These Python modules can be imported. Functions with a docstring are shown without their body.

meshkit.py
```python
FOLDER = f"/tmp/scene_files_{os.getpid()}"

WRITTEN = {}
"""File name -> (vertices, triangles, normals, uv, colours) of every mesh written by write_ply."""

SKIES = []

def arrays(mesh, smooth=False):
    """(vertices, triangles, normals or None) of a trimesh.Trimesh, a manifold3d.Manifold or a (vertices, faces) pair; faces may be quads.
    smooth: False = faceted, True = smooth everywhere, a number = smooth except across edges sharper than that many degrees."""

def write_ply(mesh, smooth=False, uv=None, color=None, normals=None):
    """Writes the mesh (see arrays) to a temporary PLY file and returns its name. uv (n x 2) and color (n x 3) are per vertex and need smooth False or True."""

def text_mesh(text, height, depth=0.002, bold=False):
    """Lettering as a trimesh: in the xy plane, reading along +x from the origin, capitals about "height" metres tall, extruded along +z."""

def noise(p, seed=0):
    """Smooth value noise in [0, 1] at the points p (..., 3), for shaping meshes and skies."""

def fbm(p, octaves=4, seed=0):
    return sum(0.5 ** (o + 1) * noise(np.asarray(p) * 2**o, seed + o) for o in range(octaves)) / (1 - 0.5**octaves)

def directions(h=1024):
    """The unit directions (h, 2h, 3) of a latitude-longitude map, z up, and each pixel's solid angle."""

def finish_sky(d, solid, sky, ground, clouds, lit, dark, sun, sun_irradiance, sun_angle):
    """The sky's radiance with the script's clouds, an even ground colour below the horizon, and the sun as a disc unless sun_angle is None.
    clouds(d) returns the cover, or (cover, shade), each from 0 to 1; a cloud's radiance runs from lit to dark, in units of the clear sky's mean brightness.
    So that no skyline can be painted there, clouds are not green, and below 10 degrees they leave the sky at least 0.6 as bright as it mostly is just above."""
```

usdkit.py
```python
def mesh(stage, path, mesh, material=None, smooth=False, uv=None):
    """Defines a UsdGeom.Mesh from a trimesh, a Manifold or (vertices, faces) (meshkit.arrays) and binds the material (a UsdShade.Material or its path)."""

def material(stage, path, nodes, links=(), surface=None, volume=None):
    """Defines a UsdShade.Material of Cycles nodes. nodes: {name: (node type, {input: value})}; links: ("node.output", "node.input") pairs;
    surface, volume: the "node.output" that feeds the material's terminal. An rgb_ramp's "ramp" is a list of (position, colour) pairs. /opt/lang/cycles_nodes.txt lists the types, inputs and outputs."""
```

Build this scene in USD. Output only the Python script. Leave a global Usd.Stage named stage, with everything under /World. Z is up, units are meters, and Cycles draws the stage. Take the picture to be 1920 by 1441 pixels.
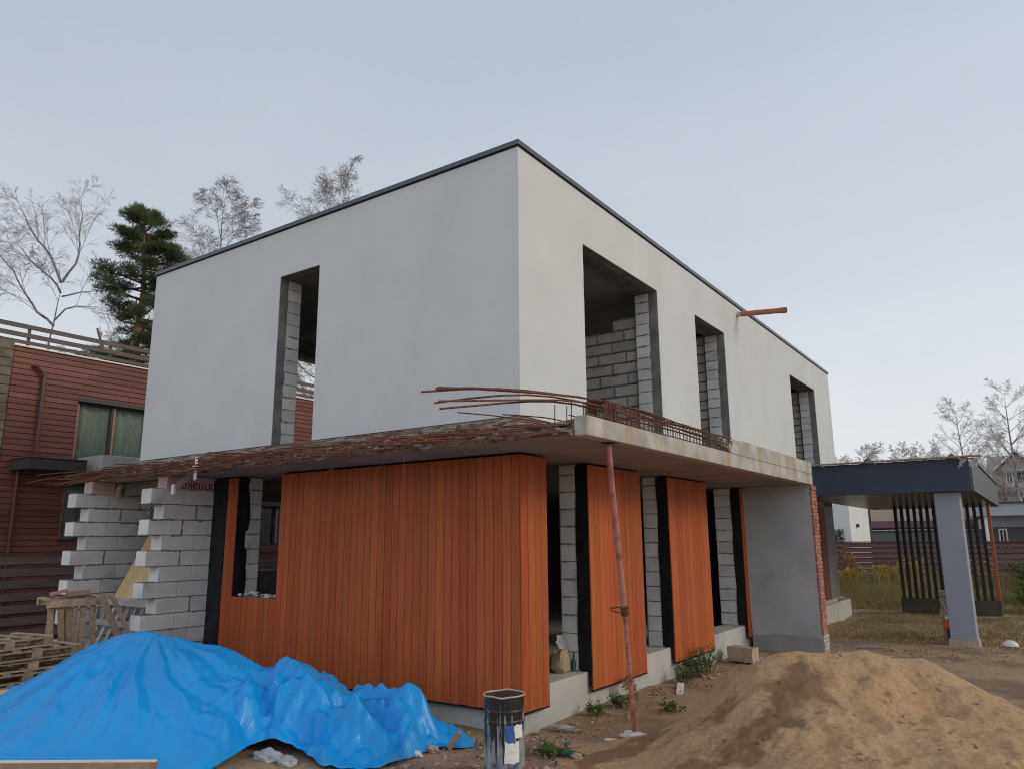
import math, numpy as np, trimesh, usdkit, meshkit
from manifold3d import Manifold
from pxr import Usd, UsdGeom, UsdLux, UsdShade, Gf, Sdf

stage = Usd.Stage.CreateInMemory()
UsdGeom.SetStageUpAxis(stage, UsdGeom.Tokens.z); UsdGeom.SetStageMetersPerUnit(stage, 1.0)
UsdGeom.Xform.Define(stage, '/World'); UsdGeom.Scope.Define(stage, '/World/Looks')

# ------------------------------------------------------------------ camera, sky, sun, exposure
EXPOSURE = 0.46
SKY_STRENGTH = 0.10
SUN_ELEV, SUN_AZ = math.radians(24), math.radians(78)      # azimuth = atan2(x, y) of the direction to the sun
SUN_INT, SUN_ANGLE = 0.21, 20.0
CAM = np.array([5.397, -7.949, 2.3]); YAW, PITCH, ROLL = -0.6072, 0.2044, -0.0073
cam = UsdGeom.Camera.Define(stage, '/World/camera')
Fw = np.array([math.sin(YAW) * math.cos(PITCH), math.cos(YAW) * math.cos(PITCH), math.sin(PITCH)])
R0 = np.array([math.cos(YAW), -math.sin(YAW), 0]); U0 = np.cross(R0, Fw)
Rr = R0 * math.cos(ROLL) + U0 * math.sin(ROLL); Ur = -R0 * math.sin(ROLL) + U0 * math.cos(ROLL)
M4 = Gf.Matrix4d(*[float(x) for x in (*Rr, 0, *Ur, 0, *(-Fw), 0, *CAM, 1)])
cam.AddTransformOp().Set(M4)
cam.CreateHorizontalApertureAttr(36.0); cam.CreateVerticalApertureAttr(27.0)
cam.CreateFocalLengthAttr(1409.8 / 1920 * 36); cam.CreateClippingRangeAttr(Gf.Vec2f(0.05, 2000))
cam.CreateExposureAttr(EXPOSURE)

sky_nodes = {
    "sky": ("sky_texture", {"sky_type": "single_scattering", "sun_disc": False, "sun_elevation": SUN_ELEV, "sun_rotation": SUN_AZ, "aerosol_density": 2.0}),
    "tc": ("texture_coordinate", {}),
    "sep": ("separate_xyz", {}),
    "up": ("rgb_ramp", {"ramp": [(0.0, (5.9, 6.0, 6.15)), (0.12, (5.6, 5.8, 6.05)), (0.3, (4.65, 5.0, 5.45)), (0.6, (3.65, 4.1, 4.7)), (1.0, (3.4, 3.85, 4.5))]}),
    "mp": ("mapping", {"scale": (1.0, 1.0, 2.5)}),
    "n": ("noise_texture", {"scale": 2.2, "detail": 5.0, "roughness": 0.55}),
    "nr": ("rgb_ramp", {"ramp": [(0.3, (0.955, 0.955, 0.965)), (0.7, (1.045, 1.04, 1.035))]}),
    "mul": ("mix_color", {"blend_type": "multiply", "fac": 1.0, "use_clamp": False}),
    "dot": ("vector_math", {"math_type": "dot_product", "vector2": (math.sin(SUN_AZ) * 0.97, math.cos(SUN_AZ) * 0.97, 0.25)}),
    "dr": ("map_range", {"from_min": -1.0, "from_max": 1.0, "to_min": 0.93, "to_max": 1.10}),
    "mul2": ("vector_math", {"math_type": "scale"}),
    "mix": ("mix_color", {"fac": 0.94, "use_clamp": False}),
    "bg": ("background_shader", {"strength": SKY_STRENGTH}),
}
sky_links = [("tc.generated", "sep.vector"), ("sep.z", "up.fac"), ("tc.generated", "mp.vector"), ("mp.vector", "n.vector"), ("n.fac", "nr.fac"),
             ("up.color", "mul.a"), ("nr.color", "mul.b"), ("tc.generated", "dot.vector1"), ("dot.value", "dr.value"),
             ("mul.result", "mul2.vector1"), ("dr.result", "mul2.scale"), ("sky.color", "mix.a"), ("mul2.vector", "mix.b"), ("mix.result", "bg.color")]
sky_mat = usdkit.material(stage, '/World/Looks/sky', sky_nodes, sky_links, surface="bg.background")
dome = UsdLux.DomeLight.Define(stage, '/World/sky')
UsdShade.MaterialBindingAPI.Apply(dome.GetPrim()).Bind(sky_mat)
dome.GetPrim().SetCustomDataByKey('kind', 'structure'); dome.GetPrim().SetCustomDataByKey('label', 'pale grey blue overcast sky'); dome.GetPrim().SetCustomDataByKey('category', 'sky')
sun = UsdLux.DistantLight.Define(stage, '/World/sun')
sun.CreateNormalizeAttr(True); sun.CreateIntensityAttr(SUN_INT); sun.CreateAngleAttr(SUN_ANGLE); sun.CreateColorAttr(Gf.Vec3f(1.0, 0.87, 0.66))
sd = np.array([math.sin(SUN_AZ) * math.cos(SUN_ELEV), math.cos(SUN_AZ) * math.cos(SUN_ELEV), math.sin(SUN_ELEV)])
xa = np.cross([0, 0, 1], sd); xa /= np.linalg.norm(xa); ya = np.cross(sd, xa)
sun.AddTransformOp().Set(Gf.Matrix4d(*[float(x) for x in (*xa, 0, *ya, 0, *sd, 0, 0, 0, 30, 1)]))

# ------------------------------------------------------------------ materials
MATS = {}
def mat(name, c1, c2=None, nscale=4.0, sc=(1, 1, 1), rough=0.8, bump=0.0, bscale=None, bdist=0.01, rnd=0.0, huernd=0.0, metal=0.0, lo=0.35, hi=0.65,
        stain=None, sscale=1.0, ssc=(1, 1, 1), slo=0.5, shi=0.62, detail=6.0, spec=None, translucent=0.0, obj_coord=False, dist=0.0, bsc=None):
    """noise-mottled principled surface; stain = a third colour in blotches of its own; rnd = value variation from object to object."""
    c2 = c2 or c1
    N = {"co": ("texture_coordinate", {}) if obj_coord else ("geometry", {}), "mp": ("mapping", {"scale": sc}),
         "n": ("noise_texture", {"scale": nscale, "detail": detail, "roughness": 0.6, "distortion": dist}),
         "r": ("rgb_ramp", {"ramp": [(lo, c1), (hi, c2)]}),
         "p": ("principled_bsdf", {"roughness": rough, "metallic": metal, **({"specular_ior_level": spec} if spec is not None else {})})}
    src = "co.object" if obj_coord else "co.position"
    L = [(src, "mp.vector"), ("mp.vector", "n.vector"), ("n.fac", "r.fac")]
    col = "r.color"
    if stain is not None:
        N["smp"] = ("mapping", {"scale": ssc}); N["sn"] = ("noise_texture", {"scale": sscale, "detail": 5.0, "roughness": 0.62})
        N["sr"] = ("rgb_ramp", {"ramp": [(slo, (0, 0, 0)), (shi, (1, 1, 1))]}); N["sm"] = ("mix_color", {"b": stain})
        L += [(src, "smp.vector"), ("smp.vector", "sn.vector"), ("sn.fac", "sr.fac"), ("sr.color", "sm.fac"), (col, "sm.a")]; col = "sm.result"
    if rnd or huernd:
        N["oi"] = ("object_info", {}); N["vr"] = ("map_range", {"to_min": 1 - rnd, "to_max": 1 + rnd}); N["hs"] = ("hsv", {})
        L += [("oi.random", "vr.value"), ("vr.result", "hs.value"), (col, "hs.color")]; col = "hs.color"
        if huernd:
            N["wn"] = ("white_noise_texture", {"dimensions": "1D"}); N["hr"] = ("map_range", {"to_min": 0.5 - huernd, "to_max": 0.5 + huernd})
            L += [("oi.random", "wn.w"), ("wn.value", "hr.value"), ("hr.result", "hs.hue")]
    L.append((col, "p.base_color"))
    if bump:
        N["bm"] = ("bump", {"strength": bump, "distance": bdist}); N["bp"] = ("mapping", {"scale": bsc or sc}); N["bn"] = ("noise_texture", {"scale": bscale or nscale * 4, "detail": 6.0, "roughness": 0.65})
        L += [(src, "bp.vector"), ("bp.vector", "bn.vector"), ("bn.fac", "bm.height"), ("bm.normal", "p.normal")]
    out = "p.BSDF"
    if translucent:
        N["tr"] = ("translucent_bsdf", {}); N["mx"] = ("mix_closure", {"fac": translucent})
        L += [(col, "tr.color"), ("p.BSDF", "mx.closure1"), ("tr.BSDF", "mx.closure2")]; out = "mx.closure"
    MATS[name] = usdkit.material(stage, '/World/Looks/' + name, N, L, surface=out)

mat('stucco', (.55, .565, .575), (.605, .615, .625), 0.9, rough=.9, bump=.12, bscale=220, bdist=.003, lo=.3, hi=.7, stain=(.52, .53, .535), sscale=.5, ssc=(1, 1, .6), slo=.5, shi=.75)
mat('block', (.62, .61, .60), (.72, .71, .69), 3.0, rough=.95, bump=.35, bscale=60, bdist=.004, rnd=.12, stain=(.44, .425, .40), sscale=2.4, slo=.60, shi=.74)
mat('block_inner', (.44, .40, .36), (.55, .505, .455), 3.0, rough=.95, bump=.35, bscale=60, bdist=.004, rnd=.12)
mat('mortar', (.15, .15, .145), (.26, .255, .245), 9.0, rough=.95, bump=.8, bscale=40, bdist=.01)
mat('adhesive', (.13, .135, .128), (.22, .222, .21), 3.0, rough=.95, bump=.5, bscale=30, bdist=.006, stain=(.30, .29, .25), sscale=1.3, slo=.55, shi=.7)
mat('plinth', (.38, .375, .36), (.47, .46, .44), 1.3, rough=.9, bump=.35, bscale=35, bdist=.004, stain=(.30, .28, .25), sscale=1.7, ssc=(1, 1, .5), slo=.55, shi=.75)
mat('render_grey', (.36, .37, .395), (.43, .44, .46), 1.1, rough=.92, bump=.3, bscale=60, bdist=.003, stain=(.34, .345, .36), sscale=.8)
mat('render_damp', (.24, .245, .245), (.32, .32, .315), 2.2, rough=.85, bump=.4, bscale=40, bdist=.004)
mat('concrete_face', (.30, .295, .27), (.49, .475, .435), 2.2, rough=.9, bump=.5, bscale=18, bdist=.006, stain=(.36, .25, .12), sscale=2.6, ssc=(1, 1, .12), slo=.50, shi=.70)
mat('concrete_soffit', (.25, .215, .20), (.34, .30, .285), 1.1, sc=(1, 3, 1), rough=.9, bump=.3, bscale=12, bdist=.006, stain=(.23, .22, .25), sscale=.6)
mat('concrete_broken', (.17, .145, .118), (.40, .365, .32), 11.0, rough=.97, bump=1.0, bscale=26, bdist=.03, stain=(.14, .07, .045), sscale=5.0, ssc=(.5, 1, 2.5), slo=.46, shi=.56)
mat('concrete_dark', (.10, .095, .085), (.17, .16, .145), 3.5, rough=.95, bump=.7, bscale=20, bdist=.01)
mat('kerb_dark', (.045, .040, .036), (.10, .085, .07), 2.0, rough=.95, bump=.5, bscale=20)
mat('interior', (.24, .23, .22), (.32, .31, .29), 2.0, rough=.95)
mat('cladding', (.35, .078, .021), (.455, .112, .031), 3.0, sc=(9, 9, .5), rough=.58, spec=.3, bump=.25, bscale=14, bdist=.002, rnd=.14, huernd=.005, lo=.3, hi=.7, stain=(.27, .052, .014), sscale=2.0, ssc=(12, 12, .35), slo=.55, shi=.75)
mat('membrane', (.006, .006, .008), (.012, .012, .015), 5.0, rough=.55, spec=.3, bump=.4, bscale=7, bdist=.02)
mat('coping', (.075, .088, .105), rough=.32, metal=.25)
mat('rust', (.075, .030, .018), (.15, .062, .036), 14.0, rough=.9, bump=.6, bscale=60, bdist=.003, rnd=.22)
mat('pipe_red', (.36, .095, .045), (.42, .12, .06), 4.0, rough=.55)
mat('brick', (.30, .11, .075), (.42, .19, .14), 7.0, rough=.95, bump=.6, bscale=50, bdist=.004, rnd=.22)
mat('foam_pink', (.62, .42, .40), (.68, .48, .45), 3.0, rough=.8, stain=(.48, .33, .33), sscale=1.4)
mat('print_red', (.20, .03, .05), rough=.7)
mat('tarp', (.004, .275, .71), (.006, .31, .77), 1.6, rough=.34, bump=.35, bscale=12, bdist=.02, spec=.5, bsc=(1, 1, .6))
mat('sand', (.42, .248, .122), (.63, .405, .228), 26.0, rough=.97, bump=1.0, bscale=55, bdist=.03, stain=(.26, .155, .078), sscale=1.1, slo=.53, shi=.61, lo=.3, hi=.7)
mat('ground', (.27, .185, .112), (.46, .325, .20), 14.0, rough=.97, bump=1.0, bscale=40, bdist=.03, lo=.3, hi=.7, stain=(.21, .148, .09), sscale=.7, slo=.48, shi=.62, detail=9)
mat('navy', (.020, .034, .062), (.024, .039, .070), 2.0, rough=.5)
mat('fascia_grey', (.06, .065, .073), (.08, .085, .094), 2.5, sc=(1, 6, .3), rough=.55)
mat('ceiling_gloss', (.10, .095, .095), (.13, .125, .12), 1.0, sc=(6, .3, 1), rough=.22)
mat('column', (.25, .27, .325), (.275, .295, .35), 1.2, rough=.7)
mat('fin_black', (.010, .010, .011), rough=.5)
mat('fin_brown', (.30, .075, .03), (.36, .10, .04), 6.0, sc=(6, 6, .5), rough=.6)
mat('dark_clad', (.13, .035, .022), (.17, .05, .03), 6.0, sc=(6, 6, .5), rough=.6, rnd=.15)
mat('red_board', (.145, .052, .040), (.205, .074, .054), 3.0, sc=(1, .5, 8), rough=.72, bump=.2, bscale=10, bdist=.003, rnd=.20, huernd=.008)
mat('rail_wood', (.085, .065, .060), (.13, .10, .09), 4.0, sc=(1, .6, 6), rough=.8, rnd=.1)
mat('stone_tan', (.12, .10, .072), (.20, .17, .125), 4.0, rough=.9, bump=.6, bscale=20, bdist=.01, rnd=.22)
mat('frame_wood', (.34, .18, .09), (.42, .24, .13), 4.0, rough=.6)
mat('dark_metal', (.035, .032, .034), (.05, .045, .045), 3.0, rough=.5)
mat('downpipe', (.10, .045, .04), rough=.4)
mat('curtain', (.40, .43, .37), (.55, .57, .50), 2.6, sc=(1, 5, .7), rough=.9, bump=.6, bscale=4, bdist=.05)
mat('white_trim', (.72, .72, .72), rough=.6)
mat('fence_slat', (.105, .078, .068), (.165, .125, .108), 4.0, sc=(1, .5, 8), rough=.85, bump=.2, bscale=12, bdist=.003, rnd=.22)
mat('fence_slat_far', (.145, .075, .068), (.19, .105, .095), 4.0, sc=(.5, 1, 8), rough=.85, rnd=.15)
mat('fence_post', (.20, .065, .05), (.25, .085, .065), 4.0, rough=.7)
mat('pallet_wood', (.25, .185, .13), (.40, .31, .225), 4.0, sc=(3, 3, 3), rough=.9, bump=.3, bscale=30, bdist=.003, rnd=.25, obj_coord=True)
mat('grey_wood', (.30, .285, .265), (.43, .41, .385), 4.0, rough=.9, rnd=.2)
mat('pine_wood', (.60, .42, .21), (.72, .54, .30), 5.0, sc=(4, 4, 1), rough=.75, rnd=.10)
mat('yellow_paint', (.42, .36, .045), (.52, .46, .08), 5.0, rough=.7, stain=(.22, .19, .08), sscale=6.0)
mat('plank_white', (.66, .64, .60), (.76, .74, .71), 8.0, rough=.7)
mat('plank_brown', (.25, .17, .12), (.36, .26, .19), 6.0, rough=.85)
mat('prop_red', (.36, .125, .10), (.44, .17, .14), 5.0, rough=.72, bump=.3, bscale=40, bdist=.002, stain=(.22, .09, .07), sscale=6.0)
mat('aac_dirty', (.34, .27, .20), (.46, .38, .30), 5.0, rough=.95, bump=.8, bscale=40, bdist=.01)
mat('pine_bark', (.20, .085, .045), (.31, .145, .08), 5.0, sc=(1, 1, .4), rough=.95, bump=.8, bscale=10, bdist=.03)
mat('pine_twig', (.09, .06, .045), rough=.95)
mat('needles', (.035, .060, .026), (.10, .125, .050), 0.9, rough=.75, translucent=.15)
mat('birch_bark', (.21, .195, .19), (.30, .285, .28), 3.0, sc=(1, 1, 3), rough=.85, stain=(.05, .045, .04), sscale=4.0, ssc=(.6, .6, 2), slo=.58, shi=.64)
mat('birch_twig', (.22, .185, .185), (.28, .245, .245), 2.0, rough=.9)
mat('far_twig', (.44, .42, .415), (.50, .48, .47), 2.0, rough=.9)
mat('far_conifer', (.045, .06, .04), (.08, .10, .06), 1.0, rough=.9)
mat('grass_dry', (.20, .155, .075), (.34, .27, .10), 0.6, rough=.9, translucent=.25)
mat('grass_green', (.10, .12, .035), (.22, .21, .06), 0.5, rough=.85, translucent=.3)
mat('leaf_green', (.05, .10, .025), (.12, .17, .045), 1.2, rough=.7, translucent=.3)
mat('leaf_yellow', (.42, .30, .03), (.50, .38, .06), 2.0, rough=.8, translucent=.3)
mat('leaf_fallen', (.28, .12, .05), (.36, .22, .10), 3.0, rough=.85, lo=.4, hi=.6)
mat('house_white', (.62, .63, .64), (.68, .69, .69), 1.0, rough=.9)
mat('house_beige', (.42, .35, .27), (.49, .41, .32), 1.0, rough=.9)
mat('house_brick', (.42, .33, .24), (.52, .39, .28), 1.4, rough=.9, stain=(.36, .17, .12), sscale=.35, slo=.5, shi=.55)
mat('house_maroon', (.15, .075, .09), rough=.8)
mat('house_dark', (.09, .095, .105), (.12, .12, .13), 1.0, rough=.8)
mat('house_grey', (.33, .37, .42), rough=.8)
mat('roof_brown', (.24, .17, .165), (.29, .21, .20), 1.0, rough=.8)
mat('glass_dark', (.035, .04, .05), rough=.08)
mat('drum_lid', (.15, .045, .022), (.30, .12, .06), 9.0, rough=.85, bump=.4, bscale=40, bdist=.003, obj_coord=True, stain=(.33, .30, .27), sscale=7.0, slo=.58, shi=.64)
mat('paper_white', (.62, .63, .64), (.74, .74, .74), 14.0, rough=.7, obj_coord=True, stain=(.35, .37, .40), sscale=30.0, ssc=(.5, .5, 2.2), slo=.60, shi=.66)
mat('paper_blue', (.02, .075, .28), (.035, .12, .38), 8.0, rough=.6, obj_coord=True, stain=(.02, .02, .03), sscale=9.0, slo=.55, shi=.62)
mat('zinc_rim', (.36, .34, .31), (.50, .48, .45), 14.0, rough=.5, metal=.4, obj_coord=True)
mat('sack', (.30, .22, .14), (.40, .30, .20), 6.0, rough=.9, bump=.5, bscale=12, bdist=.01)
mat('green_plastic', (.01, .10, .05), rough=.4)
mat('plastic_grey', (.30, .31, .33), (.48, .49, .50), 5.0, rough=.4, bump=.6, bscale=9, bdist=.03)
mat('plastic_white', (.70, .70, .69), rough=.45)
mat('orange_paint', (.52, .085, .025), (.60, .12, .04), 6.0, rough=.45)
mat('hose_grey', (.33, .32, .30), rough=.6)
mat('wire', (.22, .20, .20), rough=.5)

# drum steel: grey with blue and runs of black bitumen down the side, rust at the foot
usd_d = {"co": ("texture_coordinate", {}), "mp": ("mapping", {"scale": (11, 11, .55)}), "n": ("noise_texture", {"scale": 2.2, "detail": 5.0, "roughness": .6}),
    "sep": ("separate_xyz", {}), "zr": ("map_range", {"from_min": 0.0, "from_max": 0.8, "to_min": -0.17, "to_max": 0.16}), "add": ("math", {"math_type": "add"}),
    "r": ("rgb_ramp", {"ramp": [(.46, (.0, .0, .0)), (.50, (1, 1, 1))]}),
    "b": ("noise_texture", {"scale": 5.0, "detail": 3.0}), "br": ("rgb_ramp", {"ramp": [(.42, (.25, .28, .29)), (.52, (.19, .22, .24)), (.64, (.03, .07, .17))]}),
    "m": ("mix_color", {"b": (.008, .008, .010)}),
    "rn": ("noise_texture", {"scale": 9.0, "detail": 5.0}), "rz": ("map_range", {"from_min": 0.22, "from_max": 0.0, "to_min": -0.25, "to_max": 0.28}), "ra": ("math", {"math_type": "add"}),
    "rr": ("rgb_ramp", {"ramp": [(.50, (0, 0, 0)), (.56, (1, 1, 1))]}), "m2": ("mix_color", {"b": (.10, .042, .022)}),
    "p": ("principled_bsdf", {"roughness": .42})}
MATS['drum_steel'] = usdkit.material(stage, '/World/Looks/drum_steel', usd_d, [("co.object", "mp.vector"), ("mp.vector", "n.vector"), ("co.object", "sep.vector"), ("sep.z", "zr.value"),
    ("zr.result", "add.value1"), ("n.fac", "add.value2"), ("add.value", "r.fac"), ("co.object", "b.vector"), ("b.fac", "br.fac"), ("br.color", "m.a"), ("r.color", "m.fac"),
    ("co.object", "rn.vector"), ("sep.z", "rz.value"), ("rz.result", "ra.value1"), ("rn.fac", "ra.value2"), ("ra.value", "rr.fac"), ("m.result", "m2.a"), ("rr.color", "m2.fac"), ("m2.result", "p.base_color")], surface="p.BSDF")
# window pane
MATS['glass'] = usdkit.material(stage, '/World/Looks/glass', {"f": ("fresnel", {"IOR": 1.5}), "t": ("transparent_bsdf", {"color": (.86, .9, .9)}), "g": ("glossy_bsdf", {"roughness": .03, "color": (1, 1, 1)}), "m": ("mix_closure", {})},
    [("f.fac", "m.fac"), ("t.BSDF", "m.closure1"), ("g.BSDF", "m.closure2")], surface="m.closure")

# ------------------------------------------------------------------ geometry helpers
class MB:
    def __init__(s): s.v = []; s.f = []; s.n = 0
    def add(s, v, f):
        v = np.asarray(v, float); f = np.asarray(f, int)
        if f.shape[1] == 4: f = np.vstack([f[:, [0, 1, 2]], f[:, [0, 2, 3]]])
        s.v.append(v); s.f.append(f + s.n); s.n += len(v); return s
    BF = [(0, 3, 2, 1), (4, 5, 6, 7), (0, 1, 5, 4), (1, 2, 6, 5), (2, 3, 7, 6), (3, 0, 4, 7)]
    def box(s, x0, x1, y0, y1, z0, z1):
        return s.add([(x0, y0, z0), (x1, y0, z0), (x1, y1, z0), (x0, y1, z0), (x0, y0, z1), (x1, y0, z1), (x1, y1, z1), (x0, y1, z1)], MB.BF)
    def cbox(s, x0, x1, y0, y1, z0, z1, c=.006):      # box with chamfered edges
        m = trimesh.convex.convex_hull(np.array([(x, y, z) for i in range(3) for x in ((x0, x1) if i == 0 else (x0 + c, x1 - c)) for y in ((y0, y1) if i == 1 else (y0 + c, y1 - c)) for z in ((z0, z1) if i == 2 else (z0 + c, z1 - c))]))
        return s.add(m.vertices, m.faces)
    def bar(s, p0, p1, w, h, up=(0, 0, 1)):            # board from p0 to p1, w wide, h along up
        p0, p1 = np.asarray(p0, float), np.asarray(p1, float); d = p1 - p0; d /= np.linalg.norm(d)
        a = np.cross(up, d); a /= np.linalg.norm(a); b = np.cross(d, a)
        c = [(-1, -1), (1, -1), (1, 1), (-1, 1)]
        return s.add([p + a * i * w / 2 + b * j * h / 2 for p in (p0, p1) for i, j in c], [(0, 3, 2, 1), (4, 5, 6, 7), (0, 1, 5, 4), (1, 2, 6, 5), (2, 3, 7, 6), (3, 0, 4, 7)])
    def tubes(s, P0, P1, r0, r1, n=6, caps=True):
        P0, P1 = np.atleast_2d(P0).astype(float), np.atleast_2d(P1).astype(float); k = len(P0)
        r0 = np.broadcast_to(r0, k); r1 = np.broadcast_to(r1, k)
        d = P1 - P0; d /= np.maximum(np.linalg.norm(d, axis=1, keepdims=True), 1e-9)
        ref = np.where(np.abs(d[:, 2:3]) > .9, [[1., 0, 0]], [[0, 0, 1.]]); a = np.cross(d, ref); a /= np.linalg.norm(a, axis=1, keepdims=True); b = np.cross(d, a)
        t = np.arange(n) * 2 * np.pi / n
        ring = a[:, None] * np.cos(t)[None, :, None] + b[:, None] * np.sin(t)[None, :, None]
        V = np.concatenate([P0[:, None] + ring * r0[:, None, None], P1[:, None] + ring * r1[:, None, None]], 1)
        i = np.arange(n); j = (i + 1) % n
        F = np.vstack([np.stack([i, i + n, j], 1), np.stack([j, i + n, j + n], 1)])
        if caps:
            F = np.vstack([F] + [np.array([[0, q, q + 1] for q in range(1, n - 1)]), np.array([[n, n + q + 1, n + q] for q in range(1, n - 1)])])
        return s.add(V.reshape(-1, 3), (F[None] + (np.arange(k) * 2 * n)[:, None, None]).reshape(-1, 3))
    def path(s, pts, r, n=6):                         # tube along a polyline
        pts = np.asarray(pts, float); r = np.broadcast_to(r, len(pts))
        return s.tubes(pts[:-1], pts[1:], r[:-1], r[1:], n)
    def tm(s, m):
        v, f, _ = meshkit.arrays(m); return s.add(v, f)
    def arr(s): return np.vstack(s.v), np.vstack(s.f)

COUNT, ORIG = {}, {}
def newpath(parent, name):
    base = (parent or '/World') + '/' + name
    k = COUNT.get(base, 0); COUNT[base] = k + 1
    return base if k == 0 else f'{base}_{k:03d}'
def tag(path, label=None, cat=None, group=None, kind=None):
    p = stage.GetPrimAtPath(path)
    for k, v in (('label', label), ('category', cat), ('group', group), ('kind', kind)):
        if v: p.SetCustomDataByKey(k, v)
    return path
def obj(name, mesh, m, parent=None, smooth=False, **kw):
    path = newpath(parent, name)
    v, f = mesh.arr() if isinstance(mesh, MB) else meshkit.arrays(mesh)[:2]
    o = ORIG.get(parent, np.zeros(3)); ORIG[path] = o
    usdkit.mesh(stage, path, (v - o, f), MATS[m], smooth)
    return tag(path, **kw)
def thing(name, label, cat, loc=(0, 0, 0), rot=(0, 0, 0), group=None, local=False):
    path = newpath(None, name)
    x = UsdGeom.Xform.Define(stage, path); x.AddTranslateOp().Set(Gf.Vec3d(*map(float, loc))); x.AddRotateXYZOp().Set(Gf.Vec3f(*map(float, rot)))
    ORIG[path] = np.zeros(3) if local else np.array(loc, float)
    return tag(path, label, cat, group)
def dup(root, label, loc, rot=(0, 0, 0)):
    was = stage.GetPrimAtPath(root).GetCustomData()
    p = thing(root.split('/')[-1].rstrip('0123456789_'), label, was['category'], loc, rot, was.get('group'), local=True)
    pr = stage.GetPrimAtPath(p); pr.GetReferences().AddInternalReference(root); pr.SetInstanceable(True)
    return p
def one(name, mesh, m, label, cat, smooth=False, group=None, kind=None):
    return obj(name, mesh, m, None, smooth, label=label, cat=cat, group=group, kind=kind)
def shell(o, i=None, holes=()):
    bx = lambda b: Manifold.cube((b[1] - b[0], b[3] - b[2], b[5] - b[4])).translate((b[0], b[2], b[4]))
    m = bx(o)
    if i: m = m - bx(i)
    for h in holes: m = m - bx(h)
    return m
def ragged(mb, O, U, V, N, L, lo, hi, alo=.0, ahi=.02, t=.004, seed=0, step=.03, frq=9.0):
    """thin plate along U from O, its two long edges at lo and hi (along V) made uneven, t thick along N"""
    O, U, V, N = (np.asarray(a, float) for a in (O, U, V, N))
    n = max(int(L / step), 3); s = np.linspace(0, L, n)
    w = lambda k: (meshkit.fbm(np.stack([s * frq, s * 0 + seed * 3.7 + k * 17, s * 0], -1), 3) - .5) * 2
    a, b = lo + w(0) * alo, hi + w(1) * ahi
    b = np.maximum(b, a + .002)
    P = lambda off, h: O + U * s[:, None] + V * off[:, None] + N * h
    Vv = np.vstack([P(a, 0), P(b, 0), P(a, t), P(b, t)]); i = np.arange(n - 1)
    q = lambda A, B: np.stack([A * n + i, A * n + i + 1, B * n + i + 1, B * n + i], 1)
    mb.add(Vv, np.vstack([q(2, 3), q(1, 0), q(0, 2), q(3, 1)]))

rng = np.random.default_rng(7)
# ------------------------------------------------------------------ ground
def ground_h(x, y):
    p = np.stack([x * .35, y * .35, x * 0], -1)
    h = (meshkit.fbm(p, 4, 3) - .5) * .16 + (meshkit.fbm(p * 7, 3, 9) - .5) * .05
    h = h + .03
    far = np.clip((y - 12) / 20, 0, 1); h = h + far * .05
    return h
c_f = lambda a, b, st: np.arange(a, b, st)
gx = np.concatenate([-np.geomspace(400, 16, 24), c_f(-14.5, 9, .09), np.geomspace(9.5, 400, 24)])
gy = np.concatenate([-np.geomspace(400, 10, 16), c_f(-6, 16, .09), c_f(16, 36, .3), np.geomspace(37, 500, 24)])
GX, GY = np.meshgrid(gx, gy, indexing='ij'); GZ = ground_h(GX, GY)
nx, ny = GX.shape; idx = np.arange(nx * ny).reshape(nx, ny)
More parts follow.
